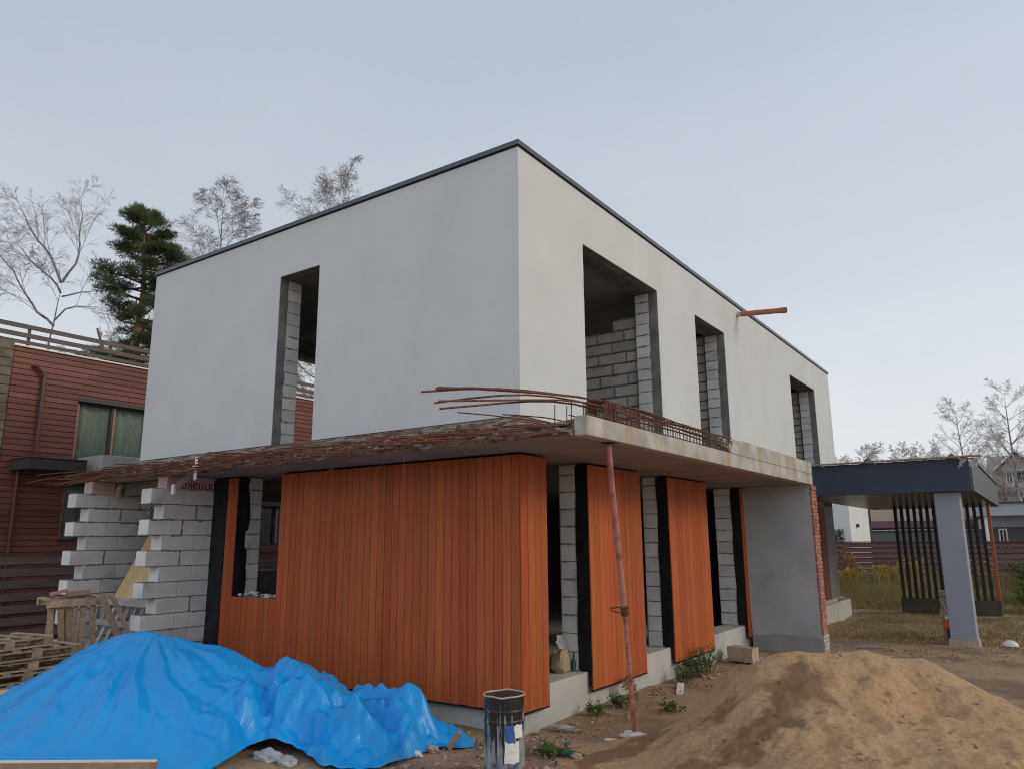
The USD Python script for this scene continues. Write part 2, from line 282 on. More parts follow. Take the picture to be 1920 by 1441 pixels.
quad = np.stack([idx[:-1, :-1], idx[1:, :-1], idx[1:, 1:], idx[:-1, 1:]], -1).reshape(-1, 4)
g = MB().add(np.stack([GX, GY, GZ], -1).reshape(-1, 3), quad)
obj('ground', g, 'ground', smooth=True, label='bare brown sandy building site ground', cat='ground', kind='structure')

# ------------------------------------------------------------------ the house
H = thing('unfinished_house', 'two storey unfinished house with grey rendered upper box and orange timber cladded lower floor', 'house', (0, 0, 0))
ZU, ZW, ZT = 3.89, 6.83, 7.70           # upper wall foot, window head, wall top
XW, YL = -9.05, 18.45
WL = [(-5.03, -4.02)]; WR = [(1.78, 4.57), (6.43, 8.19), (13.55, 16.32)]
holes = [(a, b, -.5, .9, ZU - .2, ZW) for a, b in WL] + [(-.9, .5, a, b, ZU - .2, ZW) for a, b in WR] + [(XW - .5, XW + .9, 3.0, 5.0, 4.0, 6.62)]
uw = obj('upper_wall', shell((XW, 0, 0, YL, ZU, ZT), (XW + .16, -.16, .16, YL - .16, ZU - 1, ZT + 1), holes), 'stucco', H)
bc = obj('block_core', shell((XW + .163, -.163, .163, YL - .163, ZU - .24, ZT - .1), (XW + .465, -.465, .465, YL - .465, ZU - 1, ZT + 1), holes), 'mortar', H)
obj('floor_edge', MB().box(XW + .02, -.015, .015, YL - .02, 3.632, ZU - .002), 'concrete_dark', H)
obj('roof_slab', MB().box(XW + .47, -.47, .47, YL - .47, 6.95, 7.2), 'interior', H)
cp = MB()
for a in ((XW - .03, .03, -.03, .30, ), (XW - .03, .03, YL - .3, YL + .03), (XW - .03, XW + .3, .30, YL - .3), (-.3, .03, .30, YL - .3)):
    cp.box(a[0], a[1], a[2], a[3], ZT + .004, ZT + .075)
obj('coping', cp, 'coping', H)
# drip gap under the coping
obj('coping_joint', MB().box(XW - .008, .008, -.008, .16, ZT - .018, ZT + .002), 'membrane', H)
obj('coping_joint', MB().box(-.16, .008, .161, YL, ZT - .018, ZT + .002), 'membrane', H)

def jamb_blocks(parent, plane_axis, plane, sgn, a0, a1, z0, z1, h, seed, base_m='block', smear=.35):
    """one column of blocks seen on the side of an opening; plane_axis 0: face at x=plane looking sgn, running along y from a0 to a1"""
    r = np.random.default_rng(seed); z = z0; sm = MB()
    while z < z1 - .05:
        zt = min(z + h - .010, z1)
        p = plane + sgn * (.004 + r.uniform(-.002, .004)); q = plane - sgn * .12
        e0, e1 = a0 + r.uniform(0, .012), a1 - r.uniform(0, .006)
        lo, hi = min(p, q), max(p, q)
        b = MB()
        if plane_axis == 0: b.cbox(lo, hi, e0, e1, z, zt, .006)
        else: b.cbox(e0, e1, lo, hi, z, zt, .006)
        obj('block', b, base_m, parent)
        if r.random() < smear + .25:
            l0 = r.uniform(a0, a0 + .1); L = r.uniform(.1, a1 - l0); U = (0, 1, 0) if plane_axis == 0 else (1, 0, 0); N = (sgn, 0, 0) if plane_axis == 0 else (0, sgn, 0)
            O = (plane + sgn * .0075, l0, zt) if plane_axis == 0 else (l0, plane + sgn * .0075, zt)
            ragged(sm, O, U, (0, 0, 1), N, L, -.004, .012, .02, .012, .004, seed + int(z * 100), .02, 14)
        z += h
    if sm.n: obj('mortar_smear', sm, 'mortar', parent, kind='stuff')
rv = MB()
# left window: its left jamb faces +x
jamb_blocks(bc, 0, -5.03, 1, .17, .466, ZU + .0, ZW - .02, .213, 1)
ragged(rv, (-5.03, .006, ZU), (0, 0, 1), (0, 1, 0), (1, 0, 0), ZW - ZU, 0, .165, 0, .03, .009, 3)
for i, (a, b) in enumerate(WR):          # right windows: the far jambs face -y
    jamb_blocks(bc, 1, b, -1, -.466, -.175, ZU, ZW - .02, .213, 10 + i)
    obj('window_reveal_mortar', rv, 'adhesive', H); rv = MB()
    ragged(rv, (-.006, b, ZU), (0, 0, 1), (-1, 0, 0), (0, -1, 0), ZW - ZU, 0, .17, 0, .03, .009, 5 + i)
    ragged(rv, (-.006, a, ZU), (0, 0, 1), (-1, 0, 0), (0, 1, 0), ZW - ZU, 0, .17, 0, .02, .009, 15 + i)
    ragged(rv, (-.006, a, ZW), (0, 1, 0), (-1, 0, 0), (0, 0, -1), b - a, 0, .17, 0, .02, .009, 25 + i)
obj('window_reveal_mortar', rv, 'adhesive', H); rv = MB()
ragged(rv, (-5.03, .006, ZW), (1, 0, 0), (0, 1, 0), (0, 0, -1), 1.01, 0, .165, 0, .02, .009, 35)
obj('window_reveal_mortar', rv, 'adhesive', H)
lt = MB()
for a, b in WR: obj('window_lintel', MB().box(-.47, -.16, a - .2, b + .2, ZW - .012, ZW + .2), 'concrete_dark', H)
obj('window_lintel', MB().box(-5.2, -3.9, .16, .47, ZW - .012, ZW + .2), 'concrete_dark', H)

def block_wall(name, parent, axis, plane, sgn, a0, a1, z0, z1, h, L, th, seed, joint=.016, top=None, tooth=0.0, mname='block', off0=0.0, smear=.5, core=True):
    """wall of single blocks in running bond. axis 1: face at y=plane looking sgn, along x; axis 0: face at x=plane, along y. tooth: alternate courses stick out beyond a0"""
    r = np.random.default_rng(seed)
    ct = (top(0) if top else z1)
    c = MB(); lo, hi = sorted((plane - sgn * .014, plane - sgn * (th - .014)))
    k = 0; z = z0; blocks = []; sm = MB()
    while z < z1 - .04:
        zt = z + h - joint; s0 = a0 - (tooth if k % 2 else 0)
        x = s0; first = True
        while x < a1 - .02:
            ln = (L if tooth or k % 2 else L * .5) if first else L
            e = min(x + ln + r.uniform(-.02, .02) * (not first), a1); first = False
            if top and z + h * .5 > top((x + e) / 2): x = e; continue
            blocks.append((x, e - joint * .8, z, min(zt, z1)))
            if r.random() < smear:
                U = (1, 0, 0) if axis else (0, 1, 0); N = (0, sgn, 0) if axis else (sgn, 0, 0)
                l0 = r.uniform(x, x + .5 * (e - x)); O = (l0, plane + sgn * .001, zt) if axis else (plane + sgn * .001, l0, zt)
                ragged(sm, O, U, (0, 0, 1), N, r.uniform(.1, max(.12, e - l0 + .1)), -.01, .016, .022, .018, .004, seed + len(blocks), .02, 16)
            if r.random() < smear * .7:
                U = (0, 0, 1); N = (0, sgn, 0) if axis else (sgn, 0, 0); V = (1, 0, 0) if axis else (0, 1, 0)
                O = (e - .012, plane + sgn * .001, z) if axis else (plane + sgn * .001, e - .012, z)
                ragged(sm, O, U, V, N, h, -.012, .014, .02, .02, .0045, seed + 500 + len(blocks), .02, 16)
            x = e
        row = [b for b in blocks if b[2] == z]
        if core and row:
            s, e = row[0][0] + .012, row[-1][1] - .004
            (c.box(s, e, lo, hi, z - .008, zt + .012) if axis else c.box(lo, hi, s, e, z - .008, zt + .012))
        z += h; k += 1
    w = obj(name, c, 'mortar', parent)
    for x, e, za, zb in blocks:
        p = plane + sgn * r.uniform(-.004, .004); lo2, hi2 = sorted((p, plane - sgn * th))
        b = MB()
        (b.cbox(x, e, lo2, hi2, za, zb, .007) if axis else b.cbox(lo2, hi2, x, e, za, zb, .007))
        obj('block', b, mname, w)
    if sm.n: obj('mortar_smear', sm, 'mortar', w, kind='stuff')
    return w
# partitions seen through the right windows (they butt against the far jambs)
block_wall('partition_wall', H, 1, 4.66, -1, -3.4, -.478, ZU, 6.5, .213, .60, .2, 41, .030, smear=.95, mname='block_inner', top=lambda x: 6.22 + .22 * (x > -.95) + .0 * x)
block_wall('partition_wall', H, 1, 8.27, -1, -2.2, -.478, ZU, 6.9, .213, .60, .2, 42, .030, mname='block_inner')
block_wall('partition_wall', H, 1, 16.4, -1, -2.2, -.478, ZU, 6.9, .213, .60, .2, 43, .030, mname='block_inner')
obj('inner_partition', MB().box(-8.5, -3.42, 4.9, 5.1, ZU, 6.94), 'interior', H)
obj('back_partition', MB().box(-3.0, -2.8, 5.2, 17.9, ZU, 6.94), 'interior', H)

# slab with its broken front edge
ZS = 3.42
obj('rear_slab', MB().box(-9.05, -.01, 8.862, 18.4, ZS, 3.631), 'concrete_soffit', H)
xs = np.concatenate([[-9.35], np.arange(-9.3, 1.30, .045), [1.30]])
prof = []
for i, x in enumerate(xs):
    f = lambda q, k, sc: (float(meshkit.fbm(np.array([x * q, k * 7.1, .3]), 3)) - .5) * sc
    hz = float(np.clip(1 - x / .8, 0, 1))
    y0 = -1.0 + f(2.2, 1, .10) + f(9, 6, .05)
    pts = [(y0 + .02, ZS), (y0 + f(8, 2, .04), ZS + .035 + f(6, 3, .02)), (y0 + .16 + f(5, 4, .14), ZS + .085 + f(7, 5, .05)), (y0 + .34 + f(4, 8, .22), ZS + .135 + f(6, 9, .06)), (y0 + .55 + f(3, 10, .2), ZS + .195 + f(6, 11, .05)), (-.22 + f(3, 12, .1), ZS + .215 + hz * .12 + f(6, 13, .04)), (-.035 + f(5, 15, .02), ZS + .215 + hz * .235 + f(9, 14, .012)), (.2, ZS + .215 + hz * .238)]
    prof.append([(x, a, b) for a, b in pts])
prof = np.array(prof); n0, n1 = prof.shape[:2]; idn = np.arange(n0 * n1).reshape(n0, n1)
br = MB().add(prof.reshape(-1, 3), np.stack([idn[:-1, :-1], idn[1:, :-1], idn[1:, 1:], idn[:-1, 1:]], -1).reshape(-1, 4))
# end caps of the broken edge
for k in (0, n0 - 1):
    cpts = np.vstack([prof[k], [[prof[k][0][0], .2, ZS]]]); br.add(cpts, [(0, j, j + 1) if k else (0, j + 1, j) for j in range(1, len(cpts) - 1)])
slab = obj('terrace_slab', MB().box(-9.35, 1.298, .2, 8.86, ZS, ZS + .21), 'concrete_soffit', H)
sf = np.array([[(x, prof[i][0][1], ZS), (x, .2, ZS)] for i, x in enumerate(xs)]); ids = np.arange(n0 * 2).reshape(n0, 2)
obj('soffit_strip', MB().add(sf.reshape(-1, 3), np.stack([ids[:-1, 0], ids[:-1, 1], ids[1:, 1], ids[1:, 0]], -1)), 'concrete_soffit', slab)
obj('broken_edge', br, 'concrete_broken', slab)
# rubble clinging along the edge
rub = MB()
for i in range(420):
    x = rng.uniform(-9.2, 1.25); t = rng.uniform(0, 1); s = rng.uniform(.012, .045)
    k = int(np.argmin(abs(xs - x))); P = prof[k]; a = P[0] * 0; j = min(int(t * 5), 4); c0 = P[j] + (P[j + 1] - P[j]) * (t * 5 - j)
    m = trimesh.convex.convex_hull(rng.normal(size=(9, 3)) * [s * 1.6, s, s * .7] + c0 + [0, 0, .01])
    rub.add(m.vertices, m.faces)
obj('edge_rubble', rub, 'concrete_broken', slab, kind='stuff')
fa = obj('slab_fascia', MB().cbox(1.30, 1.46, -.87, 8.88, ZS - .004, 3.635, .008), 'concrete_face', slab)
# upstand beam left standing over the far part, with a chewed end
m = trimesh.creation.box((.30, 5.0, .245)); m = m.subdivide().subdivide().subdivide()
v = m.vertices + [1.312, 6.38, 3.762]; dd = np.clip(1 - (v[:, 1] - 3.88) / .35, 0, 1)
v += (np.stack([meshkit.noise(v * 9, k) for k in range(3)], -1) - .5) * dd[:, None] * [.05, .30, .10]
obj('upstand_beam', MB().add(v, m.faces), 'concrete_face', slab)
obj('corner_concrete', MB().tm(trimesh.convex.convex_hull(np.array([(.55, -.62, 3.55), (1.29, -.7, 3.60), (1.29, -.1, 3.66), (.5, 0, 3.66), (.6, -.5, 3.64), (1.29, -.62, 3.66)]))), 'concrete_broken', slab)

# reinforcement: bars out of the broken edge
def bar_path(p, d, L, sag, n=9, wob=.01, seed=0):
    r = np.random.default_rng(seed); t = np.linspace(0, 1, n)[:, None]; d = np.asarray(d, float)
    P = np.asarray(p, float) + d * L * t; P[:, 2] += -sag * t[:, 0] ** 2 * L
    P += (np.stack([meshkit.noise(np.stack([t[:, 0] * 3, t[:, 0] * 0 + seed * 5.3, t[:, 0] * 0], -1), k) for k in range(3)], -1) - .5) * wob * t
    return P
k = 0
for layer, (zb, y0) in enumerate(((3.475, -.75), (3.575, -.35), (3.70, -.10))):
    for x in np.arange(-9.28, 1.2, .115 if layer == 0 else .13 if layer == 1 else .22):
        x = x + rng.uniform(-.05, .05); k += 1
        L = rng.uniform(.55, 1.15) * (1, 1.12, 1.3)[layer]
        if rng.random() < .12: L *= 1.35
        P = bar_path((x, y0, zb + rng.uniform(-.012, .02)), (rng.uniform(-.10, .06), -1, rng.uniform(-.14, .0)), L, rng.uniform(.0, .12), 8, .05, k)
        obj('rebar', MB().path(P, .0078, 5), 'rust', slab)
for i in range(46):       # cross bars lying along the edge
    x = rng.uniform(-9.4, .5); L = rng.uniform(.6, 2.4); y = rng.uniform(-1.12, -.5); z = 3.52 + rng.uniform(-.03, .07) + max(0, (y + 1)) * .1
    L = min(L, .9 - x); P = bar_path((x, y, z), (1, rng.uniform(-.10, .10), rng.uniform(-.03, .03)), L, rng.uniform(-.03, .03), 9, .06, 300 + i)
    obj('rebar', MB().path(P, .0055, 5), 'rust', slab)
for i, (x, y, dx, dz, L) in enumerate([(-1.9, -.98, -.55, -.35, .75), (-1.75, -1.0, -.6, -.30, .8), (-1.05, -1.0, -.55, -.42, .55), (-.9, -1.0, -.7, -.3, .6)]):   # thin wires hanging down
    obj('tie_wire', MB().path(bar_path((x, y, 3.46), (dx, -.35, dz), L, .05, 6, .05, 600 + i), .0035, 4), 'rust', slab)
obj('tie_wire', MB().path([(-1.05, -1.02, 3.44), (-1.06, -1.03, 3.26), (-1.05, -1.03, 3.12)], .0025, 4), 'wire', slab)
# the beam cage on the fascia: longitudinal bars, stirrups, four bars that run far out past the corner
cage = obj('beam_cage', MB().path([(1.41, -.8, 3.665), (1.41, 1.5, 3.66), (1.41, 3.9, 3.665)], .008, 6).path([(1.2, -.8, 3.665), (1.2, 3.9, 3.665)], .008, 6), 'rust', slab)
for i, (x, z, y1, z1, x1) in enumerate([(1.42, 3.87, -3.28, 3.535, 1.22), (1.40, 3.862, -3.22, 3.545, 1.33), (1.30, 3.875, -3.12, 3.575, 1.28), (1.38, 3.80, -3.15, 3.46, 1.30), (1.26, 3.79, -3.18, 3.40, 1.34), (1.2, 3.87, -3.0, 3.50, 1.14)]):
    t = np.linspace(0, 1, 16); yy = 3.95 + (y1 - 3.95) * t; out = np.clip((-.3 - yy) / (-.3 - y1), 0, 1)
    zz = z + (z1 - z) * out ** 1.6 + .015 * np.sin(yy * 2 + i); xx = x + (x1 - x) * out + .01 * np.sin(yy * 1.7 + i * 2)
    obj('long_rebar', MB().path(np.stack([xx, yy, zz], -1), .0105, 6), 'rust', slab)
for i, y in enumerate(np.arange(-.2, 3.9, .125)):
    j = rng.uniform(-.025, .025, 6); w = rng.uniform(-.03, .03)
    P = [(1.42, y + j[0], 3.64), (1.425, y + j[1] + w, 3.875), (1.30, y + j[2] + w, 3.905 + j[5] * .6), (1.19, y + j[3] + w, 3.87), (1.19, y + j[4], 3.64)]
    obj('stirrup', MB().path(P, .0052, 5), 'rust', cage)
for i in range(9):
    y = -.42 + i * .035; obj('stirrup', MB().path([(1.43, y, 3.66), (1.44, y + .02, 3.86), (1.3, y, 3.895), (1.2, y, 3.86), (1.19, y, 3.66), (1.42, y + .01, 3.655)], .0075, 5), 'rust', cage)
for x, y in ((1.2, -.75), (1.28, -.62), (.95, -.7), (1.02, -.55)): obj('rebar', MB().path([(x, y, 3.6), (x + .005, y, 3.82)], .006, 5), 'rust', slab)

# lower storey: plinth, block walls, membrane, cladding
gaps = [(.62, 1.75), (3.5, 4.63), (6.5, 8.55)]
ph = [(-.8, .5, a + .01, b - .01, 10, 11) for a, b in gaps]
obj('plinth', shell((-9.0, -.09, .08, 18.3, -.4, .5), (-8.5, -.55, .55, 17.9, -1, 2)), 'plinth', H)
obj('ground_floor_slab', MB().box(-8.49, -.56, .56, 17.89, .1, .42), 'interior', H)
lh = [(-.9, .5, a, b, .5, 3.6) for i, (a, b) in enumerate(gaps)] + [(-5.84, -4.70, -.5, .9, 1.44, 3.6), (-9.6, -8.0, 2.3, 3.9, 1.7, 3.2)]
obj('lower_wall', shell((-9.1, -.2, .2, 18.3, .5, ZS - .003), (-8.8, -.5, .5, 17.95, .3, 4), lh), 'mortar', H)
lw = stage.GetPrimAtPath(H + '/lower_wall').GetPath().pathString
for i, (a, b) in enumerate(gaps): jamb_blocks(lw, 1, b, -1, -.497 if i < 2 else -.60, -.205, .505, 3.40, .25, 60 + i, smear=.45)
jamb_blocks(lw, 0, -5.84, 1, .21, .497, 1.45, 3.40, .25, 70)
# black membrane lining the stand-off between wall and boards
mbn = MB()
mbn.box(-6.56, -4.70, .026, .196, .31, 1.41)
mbn.box(-6.56, -5.845, .05, .196, 1.41, 3.40); obj('wall_membrane', MB().box(-4.695, -.2, .026, .196, .31, 3.40), 'membrane', H)
for a, b in ((.06, .60), (1.765, 3.485), (4.645, 6.485), (8.565, 8.74), (12.0, 16.25)): obj('wall_membrane', MB().box(-.196, -.026, a, b, .31, 3.40), 'membrane', H)
obj('wall_membrane', mbn, 'membrane', H)
def cloth(mb, P, U, V, N, L, W, amp, seed):             # loose sheet edge flapping in an opening
    nu, nv = 26, 5; P, U, V, N = (np.asarray(q, float) for q in (P, U, V, N)); s, t = np.meshgrid(np.linspace(0, L, nu), np.linspace(0, W, nv), indexing='ij')
    w = (meshkit.fbm(np.stack([s * 2.2, t * 6, s * 0 + seed], -1), 3) - .4) * amp * (t / W + .15)
    G = P + U * s[..., None] + V * (t + .006 * np.sin(s * 5 + seed))[..., None] + N * w[..., None]
    i = np.arange(nu * nv).reshape(nu, nv); mb.add(G.reshape(-1, 3), np.stack([i[:-1, :-1], i[1:, :-1], i[1:, 1:], i[:-1, 1:]], -1).reshape(-1, 4))
fl = MB(); flaps = [fl]
cloth(fl, (-5.835, .02, 1.46), (0, 0, 1), (0, 1, 0), (1, 0, 0), 1.92, .22, .11, 2)
for i, (a, b) in enumerate(gaps): flaps.append(MB()); cloth(flaps[-1], (-.02, b - .012, .52), (0, 0, 1), (-1, 0, 0), (0, -1, 0), 2.86, .2, .035, 5 + i)
flaps.append(MB()); cloth(flaps[-1], (-6.60, .03, .3), (0, 0, 1), (1, 0, 0), (0, -1, 0), 3.08, .46, .10, 9)
for q_ in flaps: obj('membrane_flap', q_, 'membrane', H, smooth=True)
panels = []
def boards_y(parent, x0, x1, z0, z1, n):                 # vertical boards on the front, face y=0
    w = (x1 - x0) / n
    for i in range(n):
        a, b = x0 + i * w + .0025, x0 + (i + 1) * w - .0025; dz = rng.uniform(-.004, .004); c = .004; d = rng.uniform(-.0015, .0015)
        obj('board', MB().add([(a, .022, z0 + dz), (a, c + d, z0 + dz), (a + c, d, z0 + dz), (b - c, d, z0 + dz), (b, c + d, z0 + dz), (b, .022, z0 + dz)] + [(a, .022, z1), (a, c + d, z1), (a + c, d, z1), (b - c, d, z1), (b, c + d, z1), (b, .022, z1)],
            [(i2, (i2 + 1) % 6, (i2 + 1) % 6 + 6, i2 + 6) for i2 in range(6)] + [(5, 4, 3, 2), (5, 2, 1, 0), (6, 7, 8, 9), (6, 9, 10, 11)]), 'cladding', parent)
def boards_x(parent, y0, y1, z0, z1, n, x=0.0, m='cladding'):
    w = (y1 - y0) / n
    for i in range(n):
        a, b = y0 + i * w + .0025, y0 + (i + 1) * w - .0025; dz = rng.uniform(-.004, .004); c = .004; d = x + rng.uniform(-.0015, .0015)
        obj('board', MB().add([(q, p, z) for z in (z0 + dz, z1) for p, q in ((a, x - .022), (a, d - c), (a + c, d), (b - c, d), (b, d - c), (b, x - .022))],
            [(i2 + 6, (i2 + 1) % 6 + 6, (i2 + 1) % 6, i2) for i2 in range(6)] + [(0, 1, 2, 3), (0, 3, 4, 5), (9, 8, 7, 6), (11, 10, 9, 6)]), m, parent)
ZC0, ZC1 = .27, 3.385
P1 = obj('cladding_panel', MB().box(-6.10, -.024, .0245, .0255, .285, 1.43).box(-4.69, -.024, .0245, .0255, 1.431, 3.37), 'membrane', H, label='long orange brown board panel on the front of the house')
boards_y(P1, -6.12, -5.845, ZC0, ZC1, 2); boards_y(P1, -5.845, -4.70, ZC0, 1.43, 8); boards_y(P1, -4.70, -.0245, ZC0, ZC1, 34)
rt = MB().box(-6.1, -.03, .004, .05, ZC0 - .028, ZC0 - .006)
obj('bottom_strip', rt, 'membrane', P1)
for i, (a, b, n, lb) in enumerate(((0.0, .615, 4, 'narrow board panel at the near house corner'), (1.75, 3.50, 12, 'board panel behind the leaning red prop'), (4.63, 6.50, 13, 'board panel nearer the grey side wall'), (8.55, 8.74, 1, 'single board beside the grey side wall'))):
    pp = obj('cladding_panel', MB().box(-.0255, -.0245, a + .01, b - .01, .285, 3.37), 'membrane', H, label=lb)
    boards_x(pp, a, b, ZC0, ZC1, n); obj('bottom_strip', MB().box(-.05, -.004, a + .004, b - .004, ZC0 - .028, ZC0 - .006), 'membrane', pp)
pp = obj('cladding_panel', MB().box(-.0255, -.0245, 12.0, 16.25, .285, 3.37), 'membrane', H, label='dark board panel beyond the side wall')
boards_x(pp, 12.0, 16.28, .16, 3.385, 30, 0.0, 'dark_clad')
obj('planter_kerb', shell((-.05, .40, 9.2, 16.8, -.2, .55), (.06, .30, 9.4, 16.7, .40, 2)), 'plinth', H)
# ragged mortar crumbs on the left window sill
cr = MB()
for i in range(26):
    s = rng.uniform(.01, .035); m = trimesh.convex.convex_hull(rng.normal(size=(8, 3)) * [s, s, s * .7] + [rng.uniform(-5.8, -4.75), rng.uniform(.03, .3), 1.455]); cr.add(m.vertices, m.faces)
obj('sill_rubble', cr, 'block', H, kind='stuff')
# stepped block walls reaching out to the left
w2 = block_wall('stepped_wall', H, 0, -6.57, 1, -.88, .44, .17, 3.19, .252, .60, .30, 51, .010, tooth=.24, smear=.42)
w1 = block_wall('stepped_wall', H, 0, -8.80, 1, -1.0, .19, .17, 3.19, .252, .60, .30, 52, .012, tooth=.24, smear=.6)
# rigid foam on top of them, one piece with its printed name upside down
fo = obj('foam_board', MB().cbox(-6.86, -6.575, -.86, .1, 3.186, ZS - .004, .006), 'foam_pink', H)
try:
    tx = meshkit.text_mesh('ПЕНОПЛЭКС', .105, .002, True); tv = np.array(tx.vertices); tv[:, 0] -= tv[:, 0].min(); W = tv[:, 0].max()
    # upside down on the face looking +x: reading direction runs towards -y
    tv2 = np.stack([-6.5745 + tv[:, 2], -.60 + (W - tv[:, 0]) * (.98 / W), 3.315 - tv[:, 1]], -1)
    obj('foam_print', MB().add(tv2, tx.faces), 'print_red', fo)
except Exception as ex: print('text', ex)
obj('foam_board', MB().cbox(-9.09, -8.805, -.98, -.55, 3.186, ZS - .004, .006), 'foam_pink', H)
obj('side_lintel', MB().cbox(-8.79, -6.88, -.45, -.15, 3.17, ZS - .004, .01), 'concrete_dark', H)
obj('pipe_stub', MB().path([(-8.72, -.46, 3.36), (-8.71, -.5, 3.36), (-8.70, -.53, 3.33), (-8.70, -.54, 3.24), (-8.70, -.54, 3.12)], .05, 10), 'aac_dirty', H)
# grey side wall under the slab end, with its bare brick edge
sw = obj('side_wall', MB().box(-.0, 1.405, 8.75, 9.15, -.3, ZS - .004), 'render_grey', H)
dp = MB(); ragged(dp, (.0, 8.75, .0), (1, 0, 0), (0, 0, 1), (0, -1, 0), 1.404, -.2, .36, 0, .10, .012, 77, .03, 2.2)
obj('damp_band', dp, 'render_damp', sw)
z = 0.0; k = 0
while z < 3.40:
    y = 8.757 if k % 2 else 8.757 - .0
    for a, b in (((8.757, 9.0), (9.012, 9.15)) if k % 2 else ((8.757, 8.87), (8.882, 9.15))):
        dx = rng.uniform(-.008, .012); obj('brick', MB().cbox(1.35, 1.452 + dx, a + rng.uniform(-.004, .006), b, z, min(z + .066, 3.41), .005), 'brick' if z > .32 or rng.random() < .3 else 'plinth', sw)
    z += .077; k += 1
obj('brick_mortar', MB().box(1.34, 1.435, 8.772, 9.145, -.3, 3.412), 'mortar', sw)
# drain spout out of the upper wall
sp = obj('drain_spout', MB().path([(.10, 9.22, 7.505), (1.12, 9.25, 7.425)], .062, 20), 'pipe_red', H, smooth=40)
obj('spout_socket', MB().path([(1.00, 9.246, 7.434), (1.13, 9.25, 7.424)], .069, 20), 'pipe_red', sp, smooth=40)
obj('spout_bore', MB().path([(1.125, 9.25, 7.4245), (1.134, 9.25, 7.4238)], .056, 20), 'membrane', sp, smooth=40)
obj('spout_flange', MB().path([(.0, 9.22, 7.512), (.03, 9.22, 7.51), (.10, 9.22, 7.505)], [.085, .06, .05], 20), 'zinc_rim', sp, smooth=40)

# ------------------------------------------------------------------ carport
K = thing('carport', 'dark blue flat roofed carport with grey column and black fins joined to the house', 'carport', (2.6, 15, 0))
ck = obj('front_fascia', MB().cbox(1.0, 4.22, 10.85, 10.93, 3.275, 3.975, .006), 'navy', K)
fs = obj('side_fascia', MB().cbox(4.14, 4.238, 10.934, 21.6, 3.28, 3.962, .006), 'fascia_grey', K)
for i in range(27):
    y = 10.95 + i * .394; obj('fascia_plank', MB().cbox(4.239, 4.252, y, y + .388, 3.278, 3.97, .004), 'fascia_grey', fs)
obj('roof_edge', MB().bar((.95, 10.80, 4.0), (4.46, 10.80, 4.0), .14, .03), 'plank_brown', K)
obj('roof_edge', MB().bar((4.225, 11.6, 4.005), (4.225, 21.6, 4.005), .12, .06), 'dark_metal', K)
obj('roof_deck', MB().box(.95, 4.13, 10.94, 21.55, 3.80, 3.97), 'dark_metal', K)
cl = obj('ceiling', MB().box(.5, 4.13, 10.94, 21.5, 3.285, 3.30), 'ceiling_gloss', K)
for i in range(40): obj('ceiling_strip', MB().box(.5, 4.12, 10.95 + i * .263, 10.95 + i * .263 + .258, 3.276, 3.2848), 'ceiling_gloss', cl)
# crumpled white sheet stuck under the roof edge at the corner
ws = MB(); nu = 14; s, t = np.meshgrid(np.linspace(0, 1, nu), np.linspace(0, 1, nu), indexing='ij')
G = np.stack([4.10 + s * .36 - .1 * t, 10.78 + .25 * s + .03 * t, 3.985 - t * (.28 * (1 - .6 * abs(s - .45)))], -1) + (np.stack([meshkit.fbm(np.stack([s * 4, t * 4, s * 0 + k], -1), 3) for k in range(3)], -1) - .5) * .12
i2 = np.arange(nu * nu).reshape(nu, nu); ws.add(G.reshape(-1, 3), np.stack([i2[:-1, :-1], i2[1:, :-1], i2[1:, 1:], i2[:-1, 1:]], -1).reshape(-1, 4))
obj('torn_sheet', ws, 'plastic_grey', K, smooth=True)
for x, y in ((1.85, 13.2), (3.72, 13.4)):
    vt = obj('roof_vent', MB().path([(x, y, 3.97), (x, y, 4.16)], .07, 10), 'dark_metal', K)
    obj('vent_cap', MB().path([(x, y, 4.15), (x, y, 4.19), (x, y, 4.33)], [.16, .15, .015], 4), 'dark_metal', vt)
co = obj('column', MB().cbox(3.47, 3.96, 11.0, 11.48, .20, 3.27, .012), 'column', K)
m = trimesh.creation.box((.54, .54, .60)).subdivide().subdivide().subdivide(); v = m.vertices + [3.715, 11.24, -.09]
v += (np.stack([meshkit.noise(v * 7, k + 5) for k in range(3)], -1) - .5) * [.035, .035, .03]; v[:, :2] += (v[:, :2] - [3.715, 11.24]) * np.clip(.2 - v[:, 2:3], 0, .4) * .25
obj('column_foot', MB().add(v, m.faces), 'aac_dirty', co)
fb = obj('fin_kerb', MB().cbox(1.50, 4.10, 18.5, 18.85, -.2, .50, .01), 'kerb_dark', K)
for i in range(15):
    x = 1.575 + i * .178
    obj('fin', MB().cbox(x - .042, x + .042, 18.58, 18.74, .503, 3.273, .004), 'fin_brown' if i == 14 else 'fin_black', K)

